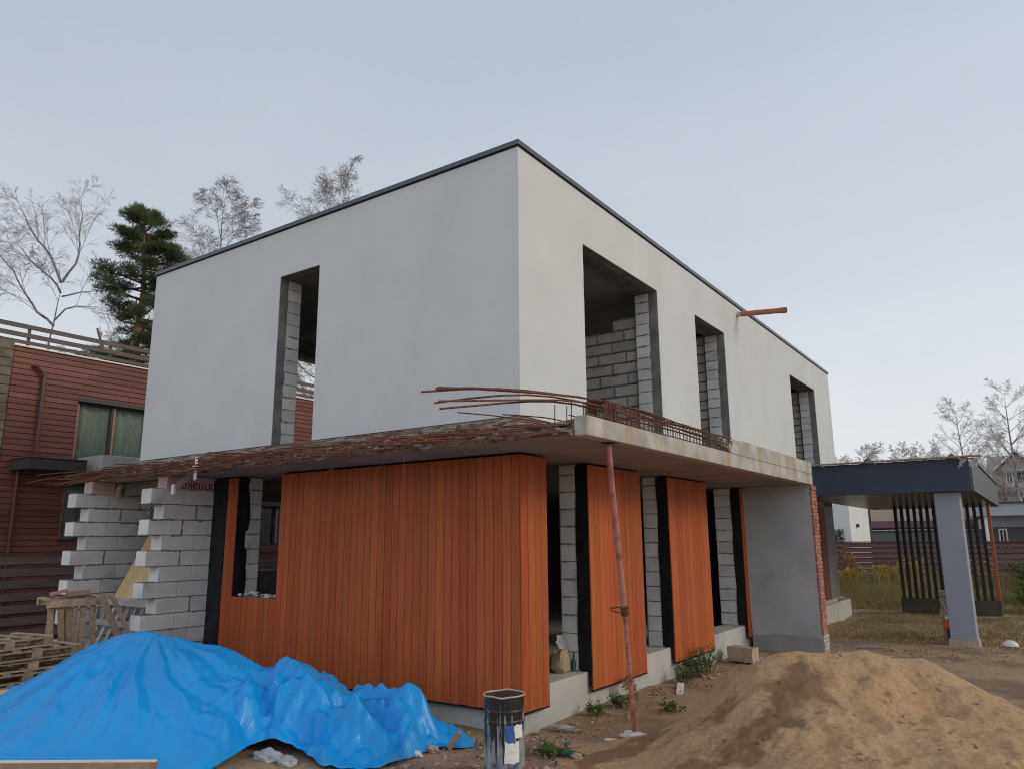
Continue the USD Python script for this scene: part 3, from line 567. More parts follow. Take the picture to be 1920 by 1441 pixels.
# ------------------------------------------------------------------ neighbour's red house on the left
N = thing('neighbour_house', 'red board clad two storey neighbour house with roof railing and curtained windows', 'house', (-17, 4, 0))
XN = -14.5; y0n, y1n = -.35, 13.0
wins = [(1.25, 4.2, 4.36, 5.88), (1.12, 3.6, 2.35, 3.80), (6.2, 8.4, 2.2, 3.42)]
obj('wall', shell((-21, XN - .03, y0n, y1n, -.3, 7.0), (-20.7, XN - .25, y0n + .2, y1n - .2, -.1, 6.8), [(XN - .6, XN + .3, a, b, c, d) for a, b, c, d in wins]), 'red_board', N)
nw = N + '/wall'
z = .02
while z < 6.95:
    zt = min(z + .136, 6.98); cuts = sorted([(a, b) for a, b, c, d in wins if z < d - .01 and zt > c + .01])
    a = y0n
    for c0, c1 in cuts + [(y1n, None)]:
        if c0 - a > .05:
            seg = [a]; q = a + rng.uniform(1.5, 3.5)
            while q < c0 - 1: seg.append(q); q += rng.uniform(2.5, 3.6)
            seg.append(c0)
            for s0, s1 in zip(seg[:-1], seg[1:]):
                obj('board', MB().add([(XN - .028, s0 + .002, z), (XN - .028, s1 - .002, z), (XN, s1 - .002, z + .004), (XN, s0 + .002, z + .004), (XN - .028, s0 + .002, zt - .010), (XN - .028, s1 - .002, zt - .010), (XN - .008, s1 - .002, zt - .010), (XN - .008, s0 + .002, zt - .010)], MB.BF), 'red_board', nw)
        a = c1
    z += .14
for a, b, c, d in wins:
    wf = obj('window', MB().box(XN - .22, XN - .19, a, b, c, d), 'glass', N)
    fm = MB().box(XN - .23, XN - .14, a, b, d - .06, d).box(XN - .23, XN - .14, a, b, c, c + .06)
    obj('frame', fm, 'dark_metal', wf)
    nm = max(2, round((b - a) / .86))
    for i in range(nm + 1):
        yy = a + (b - a) * i / nm; yy = min(max(yy, a + .05), b - .05)
        obj('mullion', MB().box(XN - .23, XN - .13, yy - .05, yy + .0, c + .061, d - .061), 'dark_metal', wf)
        obj('mullion', MB().box(XN - .23, XN - .12, yy + .002, yy + .05, c + .061, d - .061), 'frame_wood', wf)
    yy = np.linspace(a - .05, b + .05, 160); xx = XN - .31 + .05 * np.sin(yy * 16 + np.sin(yy * 5) * 2); cu = MB(); n = len(yy)
    cu.add(np.concatenate([np.stack([xx, yy, yy * 0 + c - .02], -1), np.stack([xx, yy, yy * 0 + d], -1)]), [(i, i + 1, n + i + 1, n + i) for i in range(n - 1)])
    obj('curtain', cu, 'curtain', wf, smooth=True)
    obj('lintel_board', MB().box(XN - .1, XN + .012, a - .02, b + .02, d, d + .10), 'dark_metal', wf)
obj('inner_backdrop', MB().box(-19.5, -19.4, 0, 12.6, .1, 6.7), 'interior', N)
st = obj('stone_pier', MB().box(-15.2, XN - .02, -3.2, y0n - .012, -.3, 6.96), 'mortar', N)
z = .0; k = 0
while z < 6.9:
    q = y0n - .012
    while q > -3.1:
        L = rng.uniform(.45, .8); obj('stone', MB().cbox(XN - .1, XN + .02 + rng.uniform(0, .02), max(q - L, -3.2), q - .008, z, z + .205, .01), 'stone_tan', st); q -= L
    z += .215; k += 1
obj('roof_edge', MB().box(-21.2, XN + .03, -3.3, y1n + .1, 7.0, 7.035), 'white_trim', N)
obj('roof_deck', MB().box(-21, XN - .1, -3.2, y1n, 7.036, 7.06), 'dark_metal', N)
rl = obj('railing', MB().box(XN - .05, XN - .01, -3.3, 13.05, 7.075, 7.16), 'rail_wood', N)
for z0 in (7.24, 7.46): obj('rail', MB().box(XN - .045, XN - .01, -3.3, 13.05, z0, z0 + .11), 'rail_wood', rl)
for y in np.arange(-2.05, 13, 2.0): obj('rail_post', MB().box(XN - .10, XN - .047, y - .03, y + .03, 7.06, 7.56), 'dark_metal', rl)
obj('downpipe', MB().path([(XN - .02, .10, 6.55), (XN + .09, .12, 6.56), (XN + .12, .17, 6.55), (XN + .12, .30, 6.42), (XN + .12, .34, 6.32), (XN + .12, .34, 4.45)], .05, 10), 'downpipe', N, smooth=40)
obj('downpipe', MB().path([(XN + .10, .02, 4.0), (XN + .10, .02, .05)], .05, 10), 'downpipe', N, smooth=40)
cn = obj('canopy', MB().cbox(XN + .02, XN + 1.0, -.15, 1.15, 4.0, 4.25, .01), 'dark_metal', N)
obj('canopy_rim', MB().cbox(XN + .02, XN + 1.02, -.17, 1.17, 4.255, 4.29, .006), 'downpipe', cn)
obj('balcony_block', MB().cbox(XN + .05, XN + 1.3, 1.35, 3.6, 4.0, 4.42, .012), 'plinth', N)

# ------------------------------------------------------------------ fences
def slat_fence(name, label, P0, P1, n_bay, zs, sh, mslat, mpost, th=.03, zp=2.1, group=None, tilt=0.0):
    P0, P1 = np.array(P0, float), np.array(P1, float); d = (P1 - P0) / n_bay; L = np.linalg.norm(d); u = d / L
    F = thing(name, label, 'fence', (*P0, 0), group=group)
    for i in range(n_bay + 1):
        p = P0 + d * i; obj('post', MB().bar((*p, -.3), (*p, zp), .07, .07, up=(u[0], u[1], 0)), mpost, F)
    nrm = np.array([-u[1], u[0]])
    for i in range(n_bay):
        for z in zs:
            a, b = P0 + d * i + u * .036, P0 + d * (i + 1) - u * .036; tz = rng.uniform(-.006, .006)
            obj('slat', MB().bar((*a, z + tz), (*b, z - tz), th, sh, up=(nrm[0] * tilt, nrm[1] * tilt, 1)), mslat, F)
    return F
LF = slat_fence('slat_fence', 'dark brown horizontal slat fence in front of the red neighbour house', (-12.5, -8.26), (-12.5, 15.74), 8, np.arange(.22, 2.05, .25), .165, 'fence_slat', 'fence_post', zp=2.08)
obj('cap_rail', MB().box(-12.56, -12.44, -8.3, 15.8, 2.085, 2.115), 'downpipe', LF)
FF = slat_fence('slat_fence', 'long reddish brown slat fence behind the weeds and carport', (-19.8, 31.0), (26.2, 31.0), 16, np.arange(.12, 2.05, .235), .225, 'fence_slat_far', 'fence_post', zp=2.12, tilt=.4)
obj('cap_rail', MB().box(-20, 26.4, 30.93, 31.07, 2.125, 2.155), 'downpipe', FF)

# ------------------------------------------------------------------ far houses
def windows(parent, wall_y, rects, mframe='white_trim', proud=.02):
    for x0, x1, z0, z1 in rects:
        f = obj('window', MB().box(x0, x1, wall_y - proud - .02, wall_y - .01, z0, z1), mframe, parent)
        obj('pane', MB().box(x0 + .08, (x0 + x1) / 2 - .03, wall_y - proud - .03, wall_y - proud - .021, z0 + .08, z1 - .08).box((x0 + x1) / 2 + .03, x1 - .08, wall_y - proud - .03, wall_y - proud - .021, z0 + .08, z1 - .08), 'glass_dark', f)
A = thing('rendered_house', 'white rendered house behind the fence seen under the left of the carport roof', 'house', (-6, 40, 0))
obj('wall', MB().box(-10.5, -3.35, 37.0, 42.8, -.2, 5.6), 'house_white', A)
obj('roof', MB().box(-10.6, -3.25, 36.9, 42.9, 5.6, 5.8), 'roof_brown', A)
obj('wall_lamp', MB().cbox(-3.34, -3.2, 38.6, 38.8, 2.9, 3.1, .03), 'dark_metal', A)
obj('downpipe', MB().path([(-3.28, 42.6, 5.5), (-3.28, 42.6, .0)], .06, 8), 'dark_metal', A)
B = thing('beige_house', 'beige house with maroon awning band seen between fence and carport ceiling', 'house', (-2, 52, 0))
obj('wall', MB().box(-9, 1.6, 52, 60, -.2, 6.2), 'house_beige', B)
obj('awning', MB().bar((-9, 51.5, 3.1), (1.6, 51.5, 3.1), .9, .5, up=(0, .3, 1)), 'house_maroon', B)
obj('awning_edge', MB().box(-9, 1.6, 50.98, 51.06, 2.68, 2.86), 'white_trim', B)
windows(B, 52, [(-8.4, -6.8, .9, 2.3), (-5.9, -4.4, .9, 2.3), (-3.6, -2.2, .9, 2.3), (-1.0, .5, .9, 2.3)])
obj('roof', MB().add([(-9.4, 51.6, 6.2), (2, 51.6, 6.2), (2, 60.4, 6.2), (-9.4, 60.4, 6.2), (-9.4, 56, 7.6), (2, 56, 7.6)], [(0, 1, 5, 4), (2, 3, 4, 5), (3, 2, 1, 0)]).add([(-9.4, 51.6, 6.2), (-9.4, 56, 7.6), (-9.4, 60.4, 6.2)], [(0, 1, 2)]).add([(2, 51.6, 6.2), (2, 60.4, 6.2), (2, 56, 7.6)], [(0, 1, 2)]), 'roof_brown', B)
DW = thing('garden_wall', 'low dark grey garden wall behind the slat fence', 'wall', (-2, 48, 0))
obj('panel', MB().box(-6.5, 2.2, 47.9, 48.1, -.2, 2.72), 'house_dark', DW); obj('coping', MB().box(-6.6, 2.3, 47.82, 48.18, 2.72, 2.8), 'dark_metal', DW)
C = thing('pale_house', 'pale cream house showing in stripes between the black carport fins', 'house', (2, 62, 0))
obj('wall', MB().box(-.2, 4.2, 58, 66, -.2, 5.3), 'house_white', C); obj('roof', MB().box(-.4, 4.4, 57.8, 66.2, 5.3, 5.55), 'roof_brown', C)
windows(C, 58, [(.5, 1.3, 3.4, 4.6), (2.6, 3.4, 3.4, 4.6)], 'house_dark')
D = thing('flat_roof_house', 'flat roofed grey house with pale roof band right of the carport', 'house', (6, 50, 0))
obj('roof_band', MB().box(1.75, 16, 45.5, 55, 3.55, 4.25), 'house_grey', D)
obj('roof_trim', MB().box(1.65, 16.1, 45.4, 55.1, 4.252, 4.36), 'dark_metal', D)
obj('wall', MB().box(2.4, 15.5, 46.8, 54.5, -.2, 3.549), 'house_dark', D)
obj('lintel_band', MB().box(2.38, 15.52, 46.72, 46.79, 2.9, 3.54), 'house_grey', D)
for x in (2.45, 4.6, 7.6): obj('porch_post', MB().cbox(x, x + .35, 45.7, 46.05, -.1, 3.545, .02), 'house_white', D)
windows(D, 46.8, [(3.05, 3.5, .6, 2.8), (5.0, 6.3, .9, 2.75), (6.7, 7.4, .6, 2.8)], 'white_trim')
E_ = thing('gabled_house', 'tan brick gabled house with brown roof behind birches at the right edge', 'house', (5, 68, 0))
obj('wall', MB().box(2.3, 16, 66, 76, -.2, 7.6).add([(2.6, 66.0, 7.58), (5.6, 66.0, 7.58), (4.1, 66.0, 9.0), (2.6, 70, 7.58), (5.6, 70, 7.58), (4.1, 70, 9.0)], [(0, 1, 2), (3, 5, 4)]).add([(2.6, 66.0, 7.58), (4.1, 66.0, 9.0), (4.1, 70, 9.0), (2.6, 70, 7.58), (5.6, 66.0, 7.58), (5.6, 70, 7.58)], [(0, 1, 2, 3), (1, 4, 5, 2)]), 'house_brick', E_)
obj('roof', MB().add([(1.9, 65.7, 7.4), (16.3, 65.7, 7.4), (16.3, 71, 9.3), (1.9, 71, 9.3), (16.3, 76.3, 7.4), (1.9, 76.3, 7.4)], [(0, 1, 2, 3), (3, 2, 4, 5)]), 'roof_brown', E_)
gr = MB()
for sgn in (-1, 1): gr.bar((4.1, 65.5, 9.22), (4.1 + sgn * 1.75, 65.5, 7.58), .3, .14, up=(sgn * .6, 0, 1))
obj('bargeboard', gr, 'white_trim', E_)
for sgn in (-1, 1): obj('gable_roof', MB().bar((4.1 + sgn * .0, 68, 9.28), (4.1 + sgn * 1.8, 68, 7.62), 5.0, .08, up=(sgn * .6, 0, 1)), 'roof_brown', E_)
windows(E_, 66, [(3.25, 3.75, 6.5, 7.7), (3.95, 4.75, 6.5, 7.7), (4.1, 4.7, 4.2, 5.6), (4.85, 5.4, 4.2, 5.6)])
obj('sill', MB().box(3.1, 4.9, 65.8, 66, 6.3, 6.42), 'white_trim', E_)

# ------------------------------------------------------------------ blue tarpaulin over a heap
UH = np.array([math.cos(YAW), -math.sin(YAW)]); VH = np.array([math.sin(YAW), math.cos(YAW)])   # the heaps lie along this direction on the ground
OT = np.array([5.4, -7.95])
def to_xy(u, v): return OT[0] + UH[0] * u + VH[0] * v, OT[1] + UH[1] * u + VH[1] * v
ru = np.array([-7.7, -7.2, -6.55, -5.9, -5.38, -4.98, -4.74, -4.42, -3.98, -3.7, -3.32, -3.11, -2.9, -2.62, -2.27, -2.0, -1.79, -1.5, -1.36, -1.25, -1.1, -.95, -.75, -.50])
rz = np.array([.0, .04, .38, .68, .97, 1.11, 1.13, 1.07, .97, .94, .81, .72, .735, .765, .60, .45, .40, .40, .50, .54, .44, .24, .15, .10])
rv_ = np.interp(ru, [-4.8, -2.6, -1.25, -.5], [10.15, 9.85, 9.55, 9.35])
tu = np.array([-7.7, -3.1, -2.9, -2.75, -2.5, -2.2, -1.95, -1.6, -1.42, -1.22, -.9, -.50]); tv_ = np.array([8.0, 8.0, 8.55, 8.85, 8.86, 8.55, 8.33, 8.30, 8.42, 8.65, 8.95, 9.22])
nu, nv = 420, 190
us = np.linspace(-7.6, -.46, nu); ts = np.linspace(-1, 1, nv)
from scipy.interpolate import PchipInterpolator
Zr = PchipInterpolator(ru, rz)(us); Vr = np.interp(us, ru, rv_); Vt = PchipInterpolator(tu, tv_)(us); Vb = Vr + np.maximum(.25, Zr * .9)
Ug = np.repeat(us[:, None], nv, 1); T = np.repeat(ts[None], nu, 0)
Vg = np.where(T < 0, Vr[:, None] + T * (Vr - Vt)[:, None], Vr[:, None] + T * (Vb - Vr)[:, None])
a = np.abs(T); crumple = np.clip((Ug + 3.5) / .6, 0, 1)                      # right part is loose and crumpled
profh = np.where(crumple < .5, 1 - a ** 1.12, 1 - a ** 1.12); profl = 1 - a ** 2.1
ph_ = profh * (1 - crumple) + profl * crumple
Hh = Zr[:, None] * (ph_ * .97 + .03)
ridged = lambda p, o=3, s=0: sum(.5 ** k * (1 - abs(2 * meshkit.noise(np.asarray(p) * 2 ** k, s + k) - 1)) for k in range(o)) / 1.75
ang = np.arctan2(Ug + 4.72, 10.3 - Vg); rad = np.hypot(Ug + 4.72, Vg - 10.15)
z0_ = Ug * 0
fold1 = (ridged(np.stack([ang * 2.6, rad * .35, z0_], -1), 3, 3) - .55) * .17 * np.clip(rad / 1.0, 0, 1) * (1 - .3 * crumple)
foldm = (ridged(np.stack([ang * 6.0, rad * .9, z0_ + 4], -1), 2, 5) - .55) * .045 * np.clip(rad / .8, 0, 1)
wu, wv = meshkit.fbm(np.stack([Ug * 1.3, Vg * 1.3, z0_], -1), 2, 21) - .5, meshkit.fbm(np.stack([Ug * 1.3, Vg * 1.3, z0_ + 9], -1), 2, 22) - .5
tri = lambda x: 2 * np.abs(x - np.floor(x + .5)) - .5
q9 = np.random.default_rng(77); fold2 = z0_ * 0
for wl, am in ((1.15, .17), (.8, .17), (.62, .22), (.45, .20), (.33, .16), (.25, .11), (.19, .07), (.13, .04)):          # straight sharp creases that run into each other
    an = q9.uniform(0, np.pi); w_ = meshkit.fbm(np.stack([Ug * .9 / wl * .5, Vg * .9 / wl * .5, z0_ + wl * 37], -1), 2, 61); fade = np.clip((meshkit.fbm(np.stack([Ug * 1.4, Vg * 1.4, z0_ + wl * 91], -1), 2, 67) - .32) * 5, 0, 1)
    fold2 = fold2 + tri((Ug * math.cos(an) + Vg * math.sin(an)) / wl + w_ * 1.1) * am * .80 * fade
fold2 = fold2 * (.14 + .86 * crumple)
fold3 = (ridged(np.stack([(Ug + Vg * .5 + wv * .5) * 7, (Vg - Ug * .4 + wu * .5) * 5, z0_ + 5], -1), 3, 13) - .5) * (.012 + .03 * crumple)
for an0, wd, am in ((-.18, .05, .055), (.10, .04, .05), (.34, .05, .06), (-.5, .06, .035), (.62, .05, .05), (-.9, .07, .03)):      # a few long folds running down from the peak
    aw = ang + (meshkit.fbm(np.stack([rad * 1.2, z0_ + an0 * 9, z0_], -1), 2, 71) - .5) * .25
    fold3 = fold3 + am * (np.exp(-np.abs(aw - an0) / wd) - .6 * np.exp(-np.abs(aw - an0 - wd * 1.6) / wd)) * np.clip(rad * 1.3, 0, 1) * (1 - crumple)
pinch = -.16 * np.exp(-((Ug + 3.04 + (Vg - 9.8) * .25) / .10) ** 2) * np.clip((10 - Vg) * 1.2, 0.1, 1) + .07 * np.exp(-((Ug + 2.86 + (Vg - 9.8) * .18) / .09) ** 2)
env = np.clip((1 - a) * 3.0, 0, 1) ** .8 * np.clip(Zr[:, None] * 4, 0.1, 1); ridge_keep = 1 - np.exp(-(T / .16) ** 2) * (.75 + .2 * crumple)
Zg = Hh + (fold1 + foldm + fold2 + fold3 + pinch) * env * ridge_keep
# the front hem: lifted in places off the ground
lift = np.interp(Ug, [-3.0, -2.85, -2.6, -2.3, -2.1], [.0, .07, .09, .02, 0]) * np.exp(-((T + 1) / .12) ** 2)
hem = (meshkit.fbm(np.stack([Ug * 4, z0_, z0_ + 3], -1), 3) - .35) * .10 * np.exp(-((T + 1) / .10) ** 2) * np.clip((Ug + 3.6) * 3, .1, 1)
Zg = Zg + lift + np.maximum(hem, 0) * .8
Vg = Vg + (meshkit.fbm(np.stack([Ug * 3.2, z0_ + 7, z0_], -1), 3) - .5) * .34 * np.exp(-((T + 1) / .35) ** 2) * np.clip((Ug + 3.2) * 2, 0, 1)
Xg, Yg = to_xy(Ug, Vg); gz = ground_h(Xg, Yg); Zg = np.maximum(Zg, 0) + gz + .012
tip = np.clip((Ug + .62) / .14, 0, 1); Zg = Zg * (1 - tip) + (gz + .012) * tip
it = np.arange(nu * nv).reshape(nu, nv)
one('tarpaulin', MB().add(np.stack([Xg, Yg, Zg], -1).reshape(-1, 3), np.stack([it[:-1, :-1], it[1:, :-1], it[1:, 1:], it[:-1, 1:]], -1).reshape(-1, 4)), 'tarp', 'large crumpled bright blue tarpaulin draped over a heap', 'tarpaulin', smooth=24)

# ------------------------------------------------------------------ sand heap
su = np.array([.2, .8, 1.28, 1.70, 2.0, 2.24, 2.5, 2.87, 3.18, 3.6, 3.96, 4.32, 4.68, 4.96, 5.24, 5.68, 6.2, 6.8]); sz = np.array([.0, .05, .14, .26, .37, .48, .73, .945, 1.02, 1.00, 1.03, .94, .91, .73, .545, .22, .05, 0])
nu, nv = 330, 320
us = np.linspace(.1, 6.75, nu); vs = np.linspace(2.6, 10.4, nv); Ug, Vg = np.meshgrid(us, vs, indexing='ij')
wob = (meshkit.fbm(np.stack([Ug * .8, Vg * .8, Ug * 0], -1), 2, 31) - .5)
Zc = PchipInterpolator(su, sz)(np.clip(Ug + 0 * wob, .1, 6.8)); Vc = 9.0
front = np.interp(Vg, [2.6, 4.0, 5.6, 6.6, 7.4, 8.2, 8.7, 9.0], [.0, .06, .22, .36, .52, .78, .95, 1.0]); back = np.clip(1 - (Vg - 9.0) / np.maximum(.55, Zc * 1.25), 0, 1) ** .9
spread = np.clip((8.6 - Vg) / 3.5, 0, 1); Zc2 = PchipInterpolator(su, sz)(np.clip(3.7 + (Ug - 3.7) * (1 - .28 * spread), .1, 6.8))
Zs = np.where(Vg < 9.0, Zc2 * front, Zc * back)
p = np.stack([Ug, Vg, Ug * 0], -1)
lump = (meshkit.fbm(p * 1.1, 4, 33) - .5) * .28 + (ridged(p * 2.1, 4, 36) - .5) * .09 + (meshkit.fbm(p * 8, 4, 39) - .5) * .055 + (ridged(p * 5.5, 3, 47) - .55) * .06 * np.clip((meshkit.fbm(p * 1.3, 2, 48) - .42) * 6, 0, 1)
bite = np.exp(-(((Ug - 3.75) / .75) ** 2 + ((Vg - 8.0) / .55) ** 2)); Zs = Zs - bite * (.10 + .16 * ridged(p * 2.4 + 3, 3, 41)) * np.clip(Zs * 1.4, 0, 1)
bite2 = np.exp(-(((Ug - 2.7) / .35) ** 2 + ((Vg - 7.9) / .2) ** 2)); Zs = Zs - .10 * bite2
for fu, fv, fr in ((5.1, 7.6, .16), (5.35, 7.35, .14), (3.2, 6.9, .15), (2.5, 6.7, .16), (4.3, 6.8, .14), (2.0, 7.6, .13), (3.6, 6.4, .15), (1.6, 7.4, .12)):
    q = ((Ug - fu) * .9 + (Vg - fv) * .5) ** 2 / fr ** 2 + ((Vg - fv) * .9 - (Ug - fu) * .5) ** 2 / (fr * .5) ** 2; Zs = Zs - .06 * np.exp(-q) + .02 * np.exp(-(q - 2.2) ** 2)
keep = 1 - .7 * np.exp(-((Vg - 9) / .22) ** 2)
Zs = Zs + lump * np.clip(Zs * 2.5, 0, 1) * keep
edge = np.clip((Zs - .0) / .05, 0, 1)
Xg, Yg = to_xy(Ug, Vg); Zs = np.where(Zs > .012, Zs, -.12) + ground_h(Xg, Yg)
it = np.arange(nu * nv).reshape(nu, nv)
one('sand_heap', MB().add(np.stack([Xg, Yg, Zs], -1).reshape(-1, 3), np.stack([it[:-1, :-1], it[1:, :-1], it[1:, 1:], it[:-1, 1:]], -1).reshape(-1, 4)), 'sand', 'big trampled heap of brown sand in the right foreground', 'sand heap', smooth=True)

cl = MB(); q9 = np.random.default_rng(19); SV = np.stack([Xg, Yg, Zs], -1)
for i in range(420):
    a_, b_ = int(q9.uniform(10, nu - 10)), int(q9.uniform(60, nv * .82)); c0 = SV[a_, b_]
    if meshkit.fbm(np.array([a_ * .02, b_ * .02, 5.]), 2) < .46 and q9.random() < .8: continue
    if Zs[a_, b_] < .15: continue
    s_ = q9.uniform(.008, .022) if q9.random() < .85 else q9.uniform(.018, .028); m = trimesh.convex.convex_hull(q9.normal(size=(9, 3)) * [s_, s_, s_ * .7]); cl.add(m.vertices + c0 + [0, 0, s_ * .3], m.faces)
one('sand_clods', cl, 'sand', 'loose clods of damp sand lying on the sand heap', 'clods', kind='stuff')

# ------------------------------------------------------------------ drum
Dm = thing('steel_drum', 'tall bitumen stained steel drum with torn white labels and a rusty lid', 'drum', (.745, -1.43, .015), rot=(0, 0, 0), local=True)
pr_ = [(.195, .0), (.2, .012)]
for zc in (.545, .64): pr_ += [(.2, zc - .02), (.206, zc - .008), (.206, zc + .008), (.2, zc + .02)]
pr_ += [(.2, .775)]
prof = np.array(sorted(pr_, key=lambda q: q[1])); db = MB(); n = 40
db.path(np.stack([prof[:, 0] * 0, prof[:, 0] * 0, prof[:, 1]], -1), prof[:, 0], n)
obj('body', db, 'drum_steel', Dm, smooth=35)
th = np.linspace(0, 2 * np.pi, 41); rr = .203 + (meshkit.noise(np.stack([np.cos(th) * 3, np.sin(th) * 3, th * 0], -1)) - .5) * .008; zz = .782 + (meshkit.noise(np.stack([np.cos(th) * 2, np.sin(th) * 2, th * 0 + 3], -1)) - .5) * .02; rr[-1], zz[-1] = rr[0], zz[0]
obj('rim', MB().path(np.stack([rr * np.cos(th), rr * np.sin(th), zz], -1), .009, 8), 'zinc_rim', Dm, smooth=50)
obj('lid', MB().path([(0, 0, .745), (0, 0, .762), (0, 0, .770)], [.194, .194, .16], 40), 'drum_lid', Dm, smooth=40)
def label_patch(name, a0, a1, z0, z1, m, seed, r=.2022):
    na, nz = 22, 14; A_, Z_ = np.meshgrid(np.linspace(a0, a1, na), np.linspace(z0, z1, nz), indexing='ij')
    e = (meshkit.fbm(np.stack([A_ * 9, Z_ * 14, A_ * 0 + seed], -1), 3) - .5)
    s_ = (A_ - a0) / (a1 - a0); t_ = (Z_ - z0) / (z1 - z0)
    A2 = A_ + e * .10 * (np.abs(s_ - .5) > .4); Z2 = Z_ + e * .05 * (np.abs(t_ - .5) > .4)
    i3 = np.arange(na * nz).reshape(na, nz)
    obj(name, MB().add(np.stack([r * np.cos(A2), r * np.sin(A2), Z2], -1).reshape(-1, 3), np.stack([i3[:-1, :-1], i3[1:, :-1], i3[1:, 1:], i3[:-1, 1:]], -1).reshape(-1, 4)), m, Dm, smooth=True)
ac = math.atan2(-7.95 + 1.43, 5.4 - .745)           # side that faces the path in front of the house
label_patch('blue_label', ac + .03, ac + .50, .36, .535, 'paper_blue', 1)
label_patch('white_label', ac + .0, ac + .78, .19, .372, 'paper_white', 2, .2030)
label_patch('white_label', ac + .50, ac + 1.05, .41, .53, 'paper_white', 5, .2030)

# ------------------------------------------------------------------ leaning steel prop under the slab
PB, PT = np.array([1.14, .65, .03]), np.array([1.335, -.12, 3.412]); at = lambda t: PB + (PT - PB) * t
wob = lambda t: at(t) + np.array([.012, 0, 0]) * math.sin(t * 5)
Pp = thing('steel_prop', 'slim leaning red steel prop holding up the slab corner', 'prop', (1.14, .65, .03))
obj('outer_tube', MB().path([wob(t) for t in np.linspace(.43, .995, 9)], .034, 16), 'prop_red', Pp, smooth=40)
obj('inner_tube', MB().path([wob(t) for t in np.linspace(.0, .47, 7)], .027, 14), 'prop_red', Pp, smooth=40)
obj('collar', MB().path([wob(.415), wob(.445)], .045, 16), 'rust', Pp, smooth=40)
obj('handle', MB().path([wob(.43) + [-.05, -.03, -.02], wob(.43) + [-.14, -.06, .0], wob(.43) + [-.15, -.06, .03], wob(.43) + [-.04, -.03, .045], wob(.43) + [.06, -.03, .05]], .008, 6), 'rust', Pp)
vd = (CAM[:2] - PB[:2]); vd /= np.linalg.norm(vd)
for i in range(7):
    c0 = wob(.03 + i * .055); obj('pin_hole', MB().path([c0 + [vd[0] * .024, vd[1] * .024, 0], c0 + [vd[0] * .0285, vd[1] * .0285, 0]], .0085, 8), 'membrane', Pp)
obj('head_plate', MB().box(1.25, 1.42, -.20, -.04, 3.407, 3.4145), 'rust', Pp)
def splat(c, rx, ry, h, seed, n=26):                     # low lump of set plaster / sheet on the ground
    r = np.random.default_rng(seed); P = []
    m = trimesh.creation.icosphere(3); v = m.vertices.copy(); d = 1 + (meshkit.fbm(v * 2.2 + seed, 3) - .5) * 1.0
    v = v * d[:, None] * [rx, ry, h] + c
    return MB().add(v, m.faces)
one('plaster_lump', splat((1.13, .66, .04), .16, .12, .05, 3), 'plastic_white', 'white lump of spilled plaster at the foot of the red prop', 'plaster')
one('plaster_lump', splat((.98, .38, .03), .09, .04, .02, 6), 'plastic_white', 'small flat white scrap left of the red prop foot', 'plaster')

# ------------------------------------------------------------------ pallets and timber on the left
def pallet_parts(t):
    for y in (-.54, -.27, 0, .27, .54): obj('deck_board', MB().cbox(-.4, .4, y - .05, y + .05, .122, .144, .003), 'pallet_wood', t)
    for x in (-.35, 0, .35):
        obj('stringer_board', MB().cbox(x - .05, x + .05, -.6, .6, .1, .1215, .003), 'pallet_wood', t)
        obj('bottom_board', MB().cbox(x - .05, x + .05, -.6, .6, .0, .022, .003), 'pallet_wood', t)
        for y in (-.53, 0, .53): obj('block', MB().cbox(x - .05, x + .05, y - .07, y + .07, .0225, .0995, .003), 'pallet_wood', t)
SX, SY = -6.55, -2.85
pal0 = thing('pallet', 'weathered wooden pallet at the bottom of the stack left of the blue tarpaulin', 'pallet', (SX, SY, .03), (0, 0, 3), 'stacked wooden pallets', local=True)
pallet_parts(pal0)
lbs = ['second', 'third', 'fourth', 'fifth', 'sixth']
for i, lb in enumerate(lbs): dup(pal0, f'weathered wooden pallet, {lb} from the ground in the stack by the tarpaulin', (SX + rng.uniform(-.04, .04), SY + rng.uniform(-.05, .05), .03 + .1455 * (i + 1)), (0, 0, rng.uniform(-2, 5)))
dup(pal0, 'loose pallet lying skewed on the very top of the pallet stack', (SX + .0, SY - .35, .035 + .1455 * 6), (0, 0, 10))
for i, lb in enumerate(['lowest', 'second', 'third', 'fourth', 'fifth', 'sixth', 'topmost']):
    dup(pal0, f'wooden pallet, {lb} of the nearer stack at the left picture edge', (-6.05 + rng.uniform(-.03, .03), -4.12 + rng.uniform(-.04, .04), .03 + .1455 * i), (0, 0, 12 + rng.uniform(-3, 3)))
# trestle made of pallet timber
Tr = thing('timber_trestle', 'rough timber trestle knocked together from pallet wood behind the pallet stack', 'trestle', (-7.0, -1.9, 0))
obj('top_rail', MB().bar((-6.98, -2.35, 1.42), (-6.98, -1.55, 1.42), .05, .11), 'pallet_wood', Tr)
obj('top_rail', MB().bar((-7.30, -2.35, 1.45), (-7.30, -1.55, 1.45), .05, .11), 'pallet_wood', Tr)
for i, y in enumerate((-2.28, -2.14, -2.02, -1.92, -1.80, -1.66)):
    obj('leg', MB().bar((-7.0 - .02, y, 1.37), (-6.80 - .05 * (i % 2), y + rng.uniform(-.12, .12), .05), .08, .03, up=(1, 0, .1)), 'pallet_wood', Tr)
    if i % 2: obj('leg', MB().bar((-7.28, y, 1.39), (-7.5, y + .05, .05), .08, .03, up=(1, 0, .1)), 'pallet_wood', Tr)
obj('cross_board', MB().bar((-7.3, -2.3, 1.505), (-6.95, -2.35, 1.475), .1, .02), 'pallet_wood', Tr)
obj('cross_board', MB().bar((-7.3, -1.75, 1.515), (-6.95, -1.7, 1.49), .1, .02), 'pallet_wood', Tr)
one('timber_prop', MB().bar((-6.85, -1.62, 1.50), (-6.60, -1.02, .06), .11, .03, up=(1, .2, .2)), 'pallet_wood', 'brown board leaning at an angle beside the trestle', 'board')
